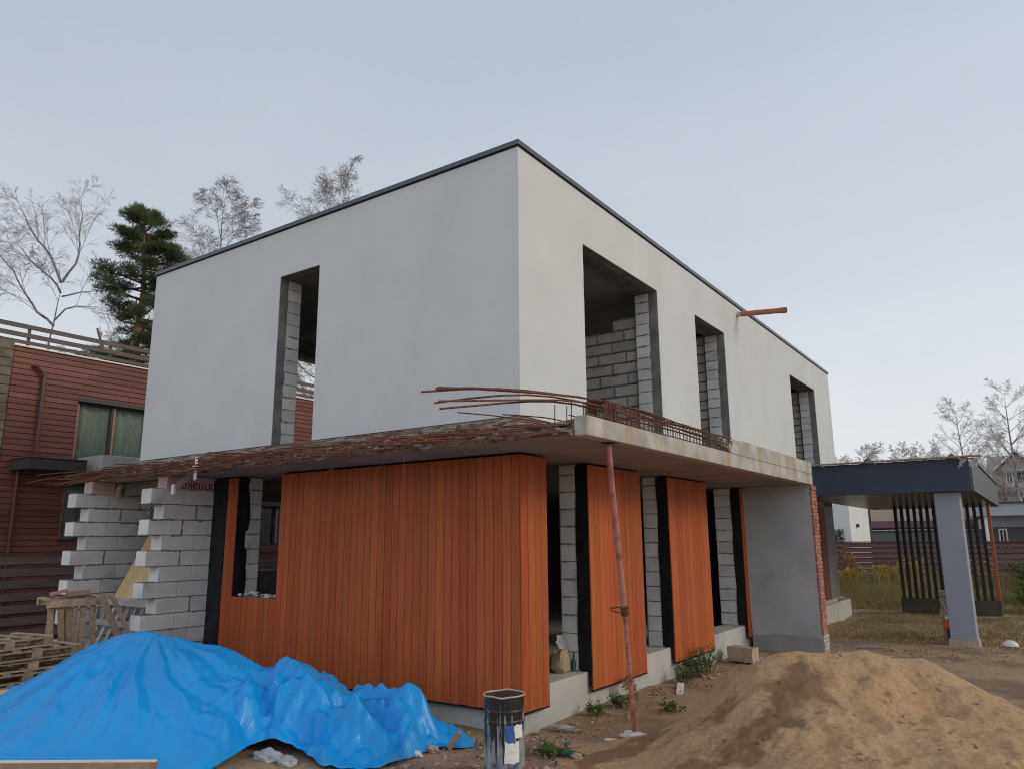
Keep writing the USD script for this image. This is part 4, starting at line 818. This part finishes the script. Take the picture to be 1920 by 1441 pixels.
one('timber_prop', MB().bar((-6.83, -1.48, 1.52), (-6.55, -.82, .06), .05, .05, up=(1, .2, .2)), 'pallet_wood', 'thin brown batten leaning right of the trestle', 'board')
one('timber_offcut', MB().bar((-7.2, -2.0, 1.54), (-7.05, -1.70, 1.56), .12, .07), 'plank_brown', 'thickest brown timber offcut on top of the trestle', 'offcut')
one('timber_offcut', MB().bar((-7.15, -2.25, 1.55), (-7.1, -2.02, 1.60), .05, .05), 'plank_brown', 'thin slanting timber offcut on the left of the trestle top', 'offcut')
# grey lattice pallet and pine slat panel leaning between the stepped walls
Lp = thing('leaning_pallet', 'grey slatted pallet leaning back between the stepped block walls', 'pallet', (-7.5, -1.2, 0))
for i in range(6):
    x = -8.20 + i * .225; obj('slat', MB().bar((x, -1.32, .06), (x - .02, -.74, 1.30), .085, .025, up=(0, -1, .5)), 'grey_wood', Lp)
for z, y in ((.35, -1.20), (.98, -.905), (1.30, -.755)): obj('cross_bar', MB().bar((-8.28, y - .035, z), (-6.95, y - .035, z), .03, .10, up=(0, .4, 1)), 'grey_wood', Lp)
Ps = thing('pine_slat_panel', 'fresh yellow pine slat panel leaning in the gap between the block walls', 'slat panel', (-7.5, -.4, 1.36))
for i in range(12):
    x = -8.16 + i * .102; obj('slat', MB().bar((x, -.70, 1.37), (x - .16, -.02, 2.52), .092, .02, up=(0, -1, .6)), 'pine_wood', Ps)
obj('edge_board', MB().bar((-8.24, -.715, 1.345), (-6.95, -.715, 1.345), .05, .06), 'grey_wood', Ps)
for z, y in ((1.6, -.535), (2.3, -.12)): obj('back_batten', MB().bar((-8.2, y, z), (-7.1, y, z), .03, .05), 'pine_wood', Ps)
# yellow formwork beams, white topped board
def yellow_beam(label, y, z, x, rz):
    t = thing('formwork_beam', label, 'beam', (x, y, z), (0, 0, rz), 'yellow formwork beams', local=True)
    obj('top_flange', MB().cbox(-.04, .04, -1.2, 1.2, .15, .20, .004), 'yellow_paint', t); obj('web', MB().box(-.014, .014, -1.2, 1.2, .0405, .1495), 'yellow_paint', t); obj('bottom_flange', MB().cbox(-.04, .04, -1.2, 1.2, 0, .04, .004), 'yellow_paint', t)
yellow_beam('yellow timber formwork beam, upper one beside the blue tarpaulin', -3.86, .40, -4.98, 8)
yellow_beam('yellow timber formwork beam, lower one beside the blue tarpaulin', -3.84, .19, -4.90, 11)
one('bearer', MB().cbox(-5.25, -4.65, -4.3, -4.2, .0, .188, .006), 'plank_brown', 'nearer timber bearer under the yellow formwork beams', 'bearer')
one('bearer', MB().cbox(-5.25, -4.65, -3.3, -3.2, .0, .188, .006), 'plank_brown', 'farther timber bearer under the yellow formwork beams', 'bearer')
Bp0, Bp1 = np.array([-3.11, -4.36, .13]), np.array([-1.875, -3.505, .13]); bd = (Bp1 - Bp0) / np.linalg.norm(Bp1 - Bp0)
Wb = thing('edge_board', 'long board with whitened top edge lying in front of the blue tarpaulin', 'board', (-2.3, -4.6, 0))
obj('board', MB().bar(Bp0 - bd * .6, Bp1, .05, .24), 'plank_brown', Wb); obj('white_top', MB().bar(Bp0 - bd * .6 + [0, 0, .126], Bp1 - bd * .008 + [0, 0, .126], .054, .012), 'plank_white', Wb)

# ------------------------------------------------------------------ small things on the site
m = trimesh.creation.box((.52, .30, .27)).subdivide().subdivide().subdivide(); v = m.vertices
v = np.sign(v) * np.minimum(np.abs(v), [.25, .142, .127]) + (np.stack([meshkit.fbm(v * 9, 3, k) for k in range(3)], -1) - .5) * .03
ca, sa = math.cos(-.12), math.sin(-.12); v = v @ np.array([[ca, sa, 0], [-sa, ca, 0], [0, 0, 1]])
one('concrete_block', MB().add(v + [.36, 6.98, .15], m.faces), 'aac_dirty', 'worn tan building block lying beside the plinth near the grey side wall', 'block', smooth=40)
Sk = thing('rubbish_sack', 'tan paper sack and crumpled sheets stuffed in the window gap by the near corner', 'sack', (-.36, 1.6, .5))
m = trimesh.creation.icosphere(3); v = m.vertices.copy(); v = np.sign(v) * np.abs(v) ** .7 * (1 + (meshkit.fbm(v * 2.3, 3) - .5) * .8)[:, None]; v[:, 2] += .35 * np.clip(v[:, 2], 0, 1) * np.abs(v[:, 0])
obj('sack', MB().add(v * [.11, .12, .15] + [-.38, 1.50, .63], m.faces), 'sack', Sk, smooth=30)
obj('crumpled_sheet', MB().bar((-.40, 1.62, .52), (-.46, 1.66, .98), .16, .012, up=(1, -.4, 0)).bar((-.36, 1.58, .72), (-.44, 1.50, .92), .09, .012, up=(1, .3, .2)), 'plastic_grey', Sk)
obj('bottle', MB().path([(-.28, 1.68, .51), (-.28, 1.69, .63), (-.28, 1.70, .68), (-.28, 1.71, .76)], [.036, .036, .013, .013], 12), 'green_plastic', Sk, smooth=40)
one('green_rag', splat((.81, -.35, .03), .20, .05, .03, 12), 'green_plastic', 'dark green plastic rag lying on the sandy ground', 'rag')
one('flat_tin', splat((.22, .55, .045), .16, .07, .02, 15), 'plastic_grey', 'flat grey sheet metal scrap against the plinth', 'scrap')
one('pale_board', MB().bar((.62, 3.25, .05), (.35, 3.95, .06), .10, .03), 'plank_white', 'short pale board on the ground along the plinth', 'board')
one('small_stone', splat((.98, -.42, .035), .06, .04, .035, 18), 'aac_dirty', 'small dark stone right of the green rag', 'stone')
one('hose', MB().path(bar_path((1.5, 9.75, .06), (.95, -.25, 0), 1.5, 0, 18, .2, 4), .022, 8), 'hose_grey', 'grey hose lying on the ground beyond the sand heap', 'hose')
one('red_board', MB().bar((1.55, 9.95, .05), (2.35, 9.85, .07), .16, .03), 'fence_post', 'reddish brown board on the ground beside the hose', 'board')
Sw = thing('sawhorse', 'narrow wooden sawhorse standing behind the grey carport column', 'sawhorse', (3.5, 12.0, 0))
obj('top', MB().cbox(3.26, 3.72, 11.75, 12.05, 1.02, 1.14, .006), 'pallet_wood', Sw)
for x in (3.31, 3.50): 
    for y in (11.79, 12.02): obj('leg', MB().bar((x, y, .02), (x, y, 1.02), .085, .05, up=(0, 1, 0)), 'pallet_wood', Sw)
obj('brace', MB().bar((3.24, 11.77, .66), (3.56, 11.77, .66), .04, .15), 'pallet_wood', Sw); obj('foot_board', MB().bar((3.26, 11.8, .06), (3.6, 11.8, .06), .05, .09), 'pallet_wood', Sw)
Tm = thing('tamper', 'orange rammer tool standing against the carport column', 'tamper', (3.42, 11.3, 0))
obj('engine_housing', MB().cbox(3.36, 3.53, 11.12, 11.34, .38, .56, .03), 'orange_paint', Tm); obj('engine_cap', MB().cbox(3.39, 3.53, 11.14, 11.32, .562, .66, .03), 'plastic_white', Tm)
obj('leg', MB().path([(3.45, 11.22, .37), (3.45, 11.2, .12)], .055, 12), 'dark_metal', Tm, smooth=40); obj('shoe', MB().cbox(3.37, 3.53, 11.05, 11.32, .03, .11, .02), 'pallet_wood', Tm)
obj('handle', MB().path([(3.46, 11.3, .66), (3.38, 11.34, .9), (3.33, 11.36, .98), (3.38, 11.4, 1.0), (3.47, 11.36, .9)], .025, 8), 'plastic_grey', Tm, smooth=40)
m = trimesh.creation.icosphere(3); v = m.vertices.copy(); v[:, 2] = np.where(v[:, 2] < 0, v[:, 2] * .1, v[:, 2])
one('white_basin', MB().add(v * [.15, .11, .12] + [4.50, 11.6, .06], m.faces), 'plastic_white', 'upturned white plastic basin in the weeds right of the column', 'basin', smooth=40)
# cable clamp hanging from the slab
Cc = thing('cable_clamp', 'white cable anchor clamps with thin wires hanging from the broken slab', 'clamp', (-5.4, -1.05, 3.4))
obj('clamp', MB().cbox(-5.42, -5.38, -1.12, -1.08, 3.26, 3.62, .008).cbox(-5.47, -5.36, -1.125, -1.075, 3.44, 3.50, .01), 'plastic_white', Cc)
obj('clamp', MB().cbox(-5.98, -5.92, -1.14, -1.09, 3.06, 3.22, .01), 'plastic_white', Cc)
for k in range(3): obj('wire', MB().path([(-5.40, -1.10, 3.50 - .06 * k), (-5.6, -1.11, 3.36 - .05 * k), (-5.8, -1.12, 3.25 - .03 * k), (-5.95, -1.115, 3.20 - .02 * k), (-6.4, -1.12, 3.02 - .05 * k), (-6.62, -1.15, 2.90 - .08 * k)], .006, 5), 'wire', Cc)
# rubbish under the tarpaulin hem
for i, (u, v_, rx, ry, h, mm, lb) in enumerate([(-2.62, 8.66, .22, .12, .09, 'plastic_grey', 'crumpled grey plastic sheet under the lifted tarpaulin hem'), (-2.38, 8.52, .12, .09, .06, 'plastic_grey', 'small grey plastic scrap at the tarpaulin hem'), (-1.13, 8.86, .14, .05, .04, 'plank_white', 'pale splinters and scraps at the right end of the tarpaulin'), (-.93, 9.0, .10, .05, .04, 'aac_dirty', 'tan rubble piece at the right end of the tarpaulin')]):
    x, y = to_xy(u, v_); one('scrap', splat((x, y, .04), rx, ry, h, 30 + i), mm, lb, 'scrap')
x, y = to_xy(-.66, 9.02); one('wood_stub', MB().bar((x - .1, y, .03), (x + .02, y + .05, .20), .05, .05, up=(1, 0, 0)), 'plank_brown', 'brown broken wood stub at the tip of the tarpaulin', 'wood stub')
deb = MB()
for i in range(520):
    if i < 330: x, y = rng.uniform(-.9, 1.7), rng.uniform(-2.0, .4)
    elif i < 420: x, y = rng.uniform(-.05, .5), rng.uniform(.1, 8.4)
    else: x, y = rng.uniform(1.4, 5.2), rng.uniform(8.6, 13)
    if x < -.05 and y > -.15: continue
    s = rng.uniform(.006, .024) if rng.random() < .93 else rng.uniform(.025, .045)
    m = trimesh.convex.convex_hull(rng.normal(size=(8, 3)) * [s, s, s * .6]); deb.add(m.vertices + [x, y, float(ground_h(np.array(x), np.array(y))) + s * .3], m.faces)
one('gravel_bits', deb, 'aac_dirty', 'scattered crumbs of stone and block on the ground', 'rubble', kind='stuff')

# ------------------------------------------------------------------ vegetation
def leaves(mb, P, L, W, r, up=.3, n=None):                # small two-triangle leaves at the points P
    k = len(P); d = r.normal(size=(k, 3)); d[:, 2] = d[:, 2] * .6 + up; d /= np.linalg.norm(d, axis=1, keepdims=True)
    s = np.cross(d, r.normal(size=(k, 3))); s /= np.linalg.norm(s, axis=1, keepdims=True)
    L = r.uniform(.6, 1.2, (k, 1)) * L; W = r.uniform(.6, 1.2, (k, 1)) * W
    V = np.stack([P, P + d * L * .5 + s * W / 2, P + d * L, P + d * L * .5 - s * W / 2], 1)
    return mb.add(V.reshape(-1, 3), (np.array([(0, 1, 2, 3)])[None] + (np.arange(k) * 4)[:, None, None]).reshape(-1, 4))
def blades(mb, X, Y, h, w, r, lean=.35):
    k = len(X); Z = ground_h(X, Y) - .01; b = np.stack([X, Y, Z], -1); an = r.uniform(0, 2 * np.pi, k); s = np.stack([np.cos(an), np.sin(an), an * 0], -1)
    H_ = r.uniform(.5, 1.2, (k, 1)) * h; l = r.normal(size=(k, 3)) * lean; l[:, 2] = 0
    m_ = b + [0, 0, 1] * H_ * .55 + l * H_ * .35; t = b + [0, 0, 1] * H_ * .95 + l * H_
    V = np.stack([b - s * w / 2, b + s * w / 2, m_ + s * w * .4, m_ - s * w * .4, t], 1)
    F = np.array([(0, 1, 2), (0, 2, 3), (3, 2, 4)]); return mb.add(V.reshape(-1, 3), (F[None] + (np.arange(k) * 5)[:, None, None]).reshape(-1, 3))
r = np.random.default_rng(11)
def patch(n, x0, x1, y0, y1, f=.5, th=.5, seed=0):
    X, Y = r.uniform(x0, x1, n), r.uniform(y0, y1, n); k = meshkit.fbm(np.stack([X * f, Y * f, X * 0 + seed], -1), 3) > th - r.uniform(0, .12, n); return X[k], Y[k]
gd = MB(); X, Y = patch(34000, -5, 12, 19.5, 30.7, .7, .47, 1); blades(gd, X, Y, np.interp(Y, [20, 27, 30.5], [.22, .6, .95])[:, None], .018, r)
X, Y = patch(9000, -2, 9, 11.5, 21, .6, .54, 2); blades(gd, X, Y, .10, .014, r, .7)
X, Y = patch(2600, -4, 11, 26.0, 30.6, .9, .46, 21); blades(gd, X, Y, 1.25, .022, r, .18)
one('dry_grass', gd, 'grass_dry', 'dry yellowish grass growing in front of the far fence', 'grass', kind='stuff')
gg = MB(); X, Y = patch(22000, -5, 12, 20.5, 30.5, .6, .56, 5); blades(gg, X, Y, np.interp(Y, [20, 27], [.2, .5])[:, None], .02, r)
X, Y = patch(9000, .8, 9, 11, 20, .55, .54, 8); blades(gg, X, Y, .10, .014, r, .7)
one('green_grass', gg, 'grass_green', 'low green grass around and behind the carport', 'grass', kind='stuff')
def weed(name, label, cat, x, y, rad, h, nst, nl, ml='leaf_green', ms='pine_twig', L=.06, W=.035, group=None, seed=0):
    q = np.random.default_rng(seed); z = float(ground_h(np.array(x), np.array(y))); t = thing(name, label, cat, (x, y, z), group=group); st = MB(); lv = MB()
    for i in range(nst):
        an = q.uniform(0, 2 * np.pi); b = np.array([x + q.normal() * rad * .35, y + q.normal() * rad * .35, z]); e = b + [math.cos(an) * rad * q.uniform(.3, 1), math.sin(an) * rad * q.uniform(.3, 1), h * q.uniform(.55, 1.1)]
        mid = (b + e) / 2 + [0, 0, h * .12]; st.path([b, mid, e], [.006, .005, .003], 4)
        tt = q.uniform(.25, 1, nl)[:, None]; P = b + (e - b) * tt + [0, 0, .12] * np.array(h) * (1 - (2 * tt - 1) ** 2) + q.normal(size=(nl, 3)) * .02; leaves(lv, P, L, W, q)
    obj('stem', st, ms, t, kind='stuff'); obj('foliage', lv, ml, t)
for i, (x, y, rad, h, n, ml, lb) in enumerate([(.22, 4.95, .26, .34, 26, 'leaf_green', 'leafy green weeds at the plinth below the third board panel'), (.20, 5.45, .24, .42, 22, 'leaf_green', 'tallest green weeds at the plinth before the building block'), (.22, 4.35, .16, .22, 14, 'leaf_green', 'low green weeds at the plinth step'),
        (.18, 2.55, .14, .34, 9, 'leaf_fallen', 'withered brown weeds against the plinth right of the red prop'), (.24, 2.05, .18, .16, 14, 'leaf_green', 'small green weeds right behind the red prop'), (.20, 1.45, .12, .15, 10, 'leaf_green', 'small weed tuft left of the red prop at the plinth'),
        (.62, -.42, .20, .10, 16, 'leaf_green', 'flat green weeds right of the steel drum'), (1.0, 2.1, .12, .10, 9, 'leaf_green', 'tiny weed tuft on the sand by the heap')]):
    weed('weed_clump', lb, 'weeds', x, y, rad, h, n, 16, ml, L=.055, W=.032, seed=100 + i)
for i, (x, y, rad, h, n, ml, lb, nm) in enumerate([(5.4, 25.5, 1.3, 1.5, 90, 'leaf_green', 'dense green bush right of the carport fins', 'bush'), (7.6, 27.5, 1.6, 1.7, 100, 'leaf_green', 'green bush by the far fence at the right edge', 'bush'), (5.3, 20.5, .9, .7, 50, 'leaf_green', 'low green weeds behind the white basin', 'weed_clump'), (6.2, 22.6, 1.1, 1.0, 60, 'leaf_green', 'green weed bush between basin and far fence', 'bush'),
        (-.55, 29.3, .5, 1.0, 26, 'leaf_yellow', 'yellow leaved bush before the far fence left of the fins', 'bush'), (.55, 28.6, .45, 1.3, 22, 'leaf_yellow', 'taller yellow leaved shrub beside the first black fin', 'bush'), (-1.9, 28.6, .6, .8, 26, 'leaf_yellow', 'low yellow shrub near the side wall planter', 'bush'), (-2.4, 30.1, .7, 1.5, 24, 'leaf_fallen', 'brown withered tall weeds against the far fence', 'bush'), (2.3, 29.5, .7, 1.3, 26, 'leaf_fallen', 'brown withered weeds behind the carport column', 'bush'), (5.6, 29.6, .9, 1.5, 30, 'leaf_fallen', 'brown dry weeds on the far fence right of the carport', 'bush')]):
    weed(nm, lb, 'bush', x, y, rad, h, n, 46, ml, L=.12, W=.075, seed=140 + i)
fl = MB(); X = np.concatenate([r.uniform(.0, .7, 260), r.uniform(4.0, 7.5, 1300), r.uniform(1.5, 6.5, 700), r.uniform(-.3, 1.6, 160)]); Y = np.concatenate([r.uniform(.3, 8, 260), r.uniform(10.5, 17, 1300), r.uniform(8.9, 13.5, 700), r.uniform(-1.6, .3, 160)])
ok = ~((X < .05) & (Y > -.1)); X, Y = X[ok], Y[ok]; leaves(fl, np.stack([X, Y, ground_h(X, Y) + .012], -1), .06, .04, r, .05)
one('fallen_leaves', fl, 'leaf_fallen', 'fallen brown leaves strewn on the ground', 'leaves', kind='stuff')

def grow(q, base, d, L, r0, depth, segs, spec, lvl=0, line=None):
    """recursive branching: segs gets (p0, p1, r0, r1, level); line = a given course for the first limb"""
    if line is None:
        n = max(3, int(L / spec['step'][lvl])); p = np.array(base, float); d = np.array(d, float); d /= np.linalg.norm(d); pts = [p.copy()]
        for i in range(n):
            d = d + q.normal(size=3) * spec['wob'][lvl] + np.array([0, 0, spec['up'][lvl]]) * (i / n); d /= np.linalg.norm(d)
            p = p + d * L / n; pts.append(p.copy())
    else:
        ln = np.array(line, float); cu = np.concatenate([[0], np.cumsum(np.linalg.norm(np.diff(ln, axis=0), axis=1))]); L = cu[-1]; n = max(4, int(L / spec['step'][lvl])); tt = np.linspace(0, L, n + 1)
        pts = np.stack([PchipInterpolator(cu, ln[:, k])(tt) for k in range(3)], -1); pts = list(pts + q.normal(size=pts.shape) * .03)
    for i in range(n):
        a, b = r0 * (1 - i / n) ** .8 + spec['tip'], r0 * (1 - (i + 1) / n) ** .8 + spec['tip']; segs.append((pts[i], pts[i + 1], a, b, lvl))
    if lvl >= depth: return
    nb = max(2, int(round(spec['nb'][lvl] * (1 if line is None else L / 5))))
    for k in range(nb):
        t = spec['from'][lvl] + (1 - spec['from'][lvl]) * (k + q.uniform(0, 1)) / nb; i = min(int(t * n), n - 1); dd = pts[i + 1] - pts[i]; dd /= np.linalg.norm(dd)
        o = q.normal(size=3); o -= dd * (o @ dd); o /= np.linalg.norm(o); an = math.radians(spec['ang'][lvl] + q.normal() * 9); nd = dd * math.cos(an) + o * math.sin(an)
        Lc = (L if line is None or lvl == 0 else 5.0) * spec['len'][lvl] * (1.05 - .7 * (t - spec['from'][lvl]) / (1 - spec['from'][lvl] + 1e-6)) * q.uniform(.75, 1.2)
        grow(q, pts[i + 1], nd, Lc, max(r0 * (1 - t) ** .8 * .36, spec['tip'] * 1.1), depth, segs, spec, lvl + 1)
BIRCH = dict(step=[.9, .45, .3, .22, .2], wob=[.02, .06, .07, .08, .1], up=[.0, .10, -.05, -.45, -.6], nb=[40, 12, 9, 4, 0], ang=[46, 36, 38, 34], len=[.25, .42, .60, .7], tip=.004)
BIRCH['from'] = [.34, .2, .12, .2]
FAR = dict(BIRCH, nb=[38, 12, 12, 0, 0], len=[.26, .42, .5, .5])
FARB = dict(BIRCH, nb=[26, 12, 12, 0, 0], len=[.42, .48, .5, .5], ang=[46, 42, 40, 30])
def bare_tree(label, loc, h, seed, spec, r0=.16, mt='birch_bark', mc='birch_twig', group=None, fat=1.0, name='birch_tree', lean=(0, 0), depth=4, limbs=()):
    q = np.random.default_rng(seed); segs = []
    if limbs:
        for lv, rr, ln in limbs: grow(q, None, None, 0, rr, depth, segs, spec, lv, ln)
    else:
        grow(q, (*loc, -.1), (lean[0], lean[1], 1), h, r0, depth, segs, spec)
        zm = max(s[1][2] for s in segs); k = h / zm; t0 = [s for s in segs if s[4] == 0]; sh = (t0[-1][1][:2] - np.array(loc)) / t0[-1][1][2]
        segs = [tuple(x - np.array([sh[0] * x[2], sh[1] * x[2], 0]) for x in s[:2]) + s[2:] for s in segs]
        segs = [tuple([np.array([loc[0], loc[1], 0]) + (x - np.array([loc[0], loc[1], 0])) * [1, 1, k] for x in s[:2]]) + s[2:] for s in segs]
    t = thing(name, label, 'tree', (*loc, 0), group=group); tr, cr = MB(), MB()
    for mb, sel, n in ((tr, lambda l: l <= 0, 8), (tr, lambda l: l == 1, 5), (cr, lambda l: l >= 2, 3)):
        S = [s for s in segs if sel(s[4])]
        if S: mb.tubes(np.array([s[0] for s in S]), np.array([s[1] for s in S]), np.array([s[2] for s in S]) * (fat if n == 3 else 1), np.array([s[3] for s in S]) * (fat if n == 3 else 1), n, caps=False)
    obj('trunk', tr, mt, t); obj('crown', cr, mc, t); return t
FT = [(-29.3, 6.9, -.1), (-29.35, 6.85, 4), (-29.44, 6.81, 8.15), (-29.59, 6.71, 11.02), (-29.5, 6.77, 11.72), (-29.39, 6.85, 13.23), (-29.38, 6.85, 13.75)]
LIMB = dict(BIRCH, nb=[0, 15, 10, 5, 0], len=[.3, .44, .5, .6]); LIMB['from'] = [.3, .15, .12, .2]
bare_tree('bare forked birch with wide limbs at the far left behind the red house', (-29.3, 6.9), 17.5, 3, LIMB, fat=.7, depth=4, limbs=[(0, .14, FT), (1, .06, [(-29.5, 6.77, 11.72), (-30.7, 5.94, 13.24), (-31.07, 5.68, 14.0), (-31.79, 5.18, 15.02), (-32.36, 4.79, 15.66)]),
    (1, .065, [(-29.38, 6.85, 13.75), (-29.97, 6.44, 15.0), (-30.7, 5.94, 16.11), (-31.07, 5.68, 16.89), (-31.4, 5.45, 17.7)]), (1, .055, [(-29.38, 6.85, 13.75), (-28.89, 7.2, 14.99), (-28.91, 7.18, 15.94), (-28.93, 7.16, 16.87), (-29.08, 7.06, 17.84)]),
    (1, .04, [(-29.45, 6.81, 11.99), (-28.86, 7.21, 12.6), (-27.85, 7.92, 12.59)]), (1, .04, [(-29.38, 6.86, 13.1), (-28.78, 7.27, 13.22), (-27.91, 7.88, 13.29)]), (1, .05, [(-29.39, 6.85, 13.23), (-29.82, 6.55, 13.98), (-30.58, 6.02, 14.75), (-31.39, 5.46, 15.91)])])
bare_tree('tall bare birch rising above the roof edge right of the pine', (-25.47, 12.0), 20.5, 8, BIRCH, .18, fat=.7)
bare_tree('slender bare birch whose top shows over the middle of the roof edge', (-22.4, 16.57), 22.3, 15, BIRCH, .18, fat=.7)
bare_tree('bare birch seen through the upper left window opening', (-24.0, 17.5), 12.5, 21, FAR, .15, fat=.7)
bare_tree('lower bare tree behind the pine at the left', (-27.0, 9.0), 11.5, 24, FAR, .12, fat=.7, name='bare_tree')
bare_tree('pale bare birch left of the pair above the carport corner', (1.2, 52.5), 12.2, 31, FAR, .12, mc='far_twig', fat=.75, depth=3)
bare_tree('tall leaning bare birch in front of the gabled house', (4.2, 52.0), 13.0, 35, FAR, .15, mc='far_twig', fat=.75, lean=(-.03, 0), depth=3)
bare_tree('bare birch at the right picture edge', (6.3, 55.5), 11.4, 39, FAR, .14, mc='far_twig', fat=.75, depth=3)
bare_tree('bushy bare birch between the two tall birches at the right', (3.2, 57.0), 10.0, 44, FAR, .13, mc='far_twig', fat=.75, depth=3)
for i, (x, y, h, lb) in enumerate([(-12.45, 83.2, 11.8, 'distant bare tree just right of the white upper wall'), (-10.9, 84.3, 13.0, 'distant round bare tree above the left end of the carport'), (-6.9, 87, 13.0, 'distant bare tree above the middle of the carport roof'), (-4.7, 88.5, 13.2, 'distant reddish bare tree right of the roof vent')]):
    bare_tree(lb, (x, y), h, 60 + i, FARB, .2, mt='far_twig', mc='far_twig', fat=2.0, name='bare_tree', depth=3)

# pine
q = np.random.default_rng(5); Pn = thing('pine_tree', 'tall pine with orange trunk and dark green clumped crown behind the red house', 'tree', (-22.9, 6.4, 0))
trunk = np.array([(-22.9, 6.1, -.1), (-22.9, 6.2, 4), (-22.88, 6.3, 7.2), (-22.85, 6.75, 8.8), (-22.8, 7.0, 10.2), (-22.75, 7.05, 12), (-22.7, 6.85, 14), (-22.7, 6.75, 15.4)])
tr = MB().path(trunk, [.30, .27, .24, .20, .15, .10, .06, .02], 12); tr.path([(-22.88, 6.3, 7.0), (-22.85, 6.15, 8.2), (-22.9, 5.75, 9.6), (-22.9, 5.5, 10.2)], [.12, .09, .06, .03], 8)
obj('trunk', tr, 'pine_bark', Pn, smooth=50)
bmb, nd = MB(), MB(); clumps = []
for i in range(92):
    z = 7.6 + 7.7 * (i / 92) ** .85; c0 = np.array([np.interp(z, trunk[:, 2], trunk[:, k]) for k in range(3)]); an = q.uniform(0, 2 * np.pi)
    L = np.interp(z, [7.6, 9, 11, 13, 14.6, 15.4], [1.7, 1.7, 1.75, 1.65, 1.0, .3]) * q.uniform(.65, 1.1); e = c0 + [math.cos(an) * L, math.sin(an) * L, L * q.uniform(.02, .32)]
    mid = (c0 + e) / 2 + [0, 0, -.08 * L]; bmb.path([c0, mid, e], [.05, .032, .012], 5)
    for t in (.55, .72, .87, 1.0):
        if q.random() < .66: clumps.append((c0 + (e - c0) * t + q.normal(size=3) * [.2, .2, .07] * L * .5, q.uniform(.15, .36)))
for c0, rad in clumps:
    k = int(330 * rad / .34); dd = q.normal(size=(k, 3)); dd /= np.linalg.norm(dd, axis=1, keepdims=True); P = c0 + dd * (q.uniform(0, 1, (k, 1)) ** .5) * rad * [1.25, 1.25, .55]
    d2 = dd + [0, 0, .5] + q.normal(size=(k, 3)) * .5; d2 /= np.linalg.norm(d2, axis=1, keepdims=True); s = np.cross(d2, q.normal(size=(k, 3))); s /= np.linalg.norm(s, axis=1, keepdims=True)
    V = np.stack([P - s * .014, P + s * .014, P + d2 * q.uniform(.10, .2, (k, 1))], 1); nd.add(V.reshape(-1, 3), np.arange(k * 3).reshape(-1, 3))
obj('branch', bmb, 'pine_twig', Pn); obj('crown', nd, 'needles', Pn)
sh = MB(); n_ = 2600; X = np.where(r.random(n_) < .7, r.uniform(-4.25, -3.5, n_), r.uniform(-6.0, -5.5, n_)); Y = r.uniform(35.4, 36.4, n_); leaves(sh, np.stack([X, Y, r.uniform(0, 1, n_) * np.where(X > -5, 2.75, 2.55)], -1), .16, .07, r, .6)
one('conifer_hedge', sh, 'far_conifer', 'clipped green conifer hedge in front of the white rendered house', 'hedge', kind='stuff')
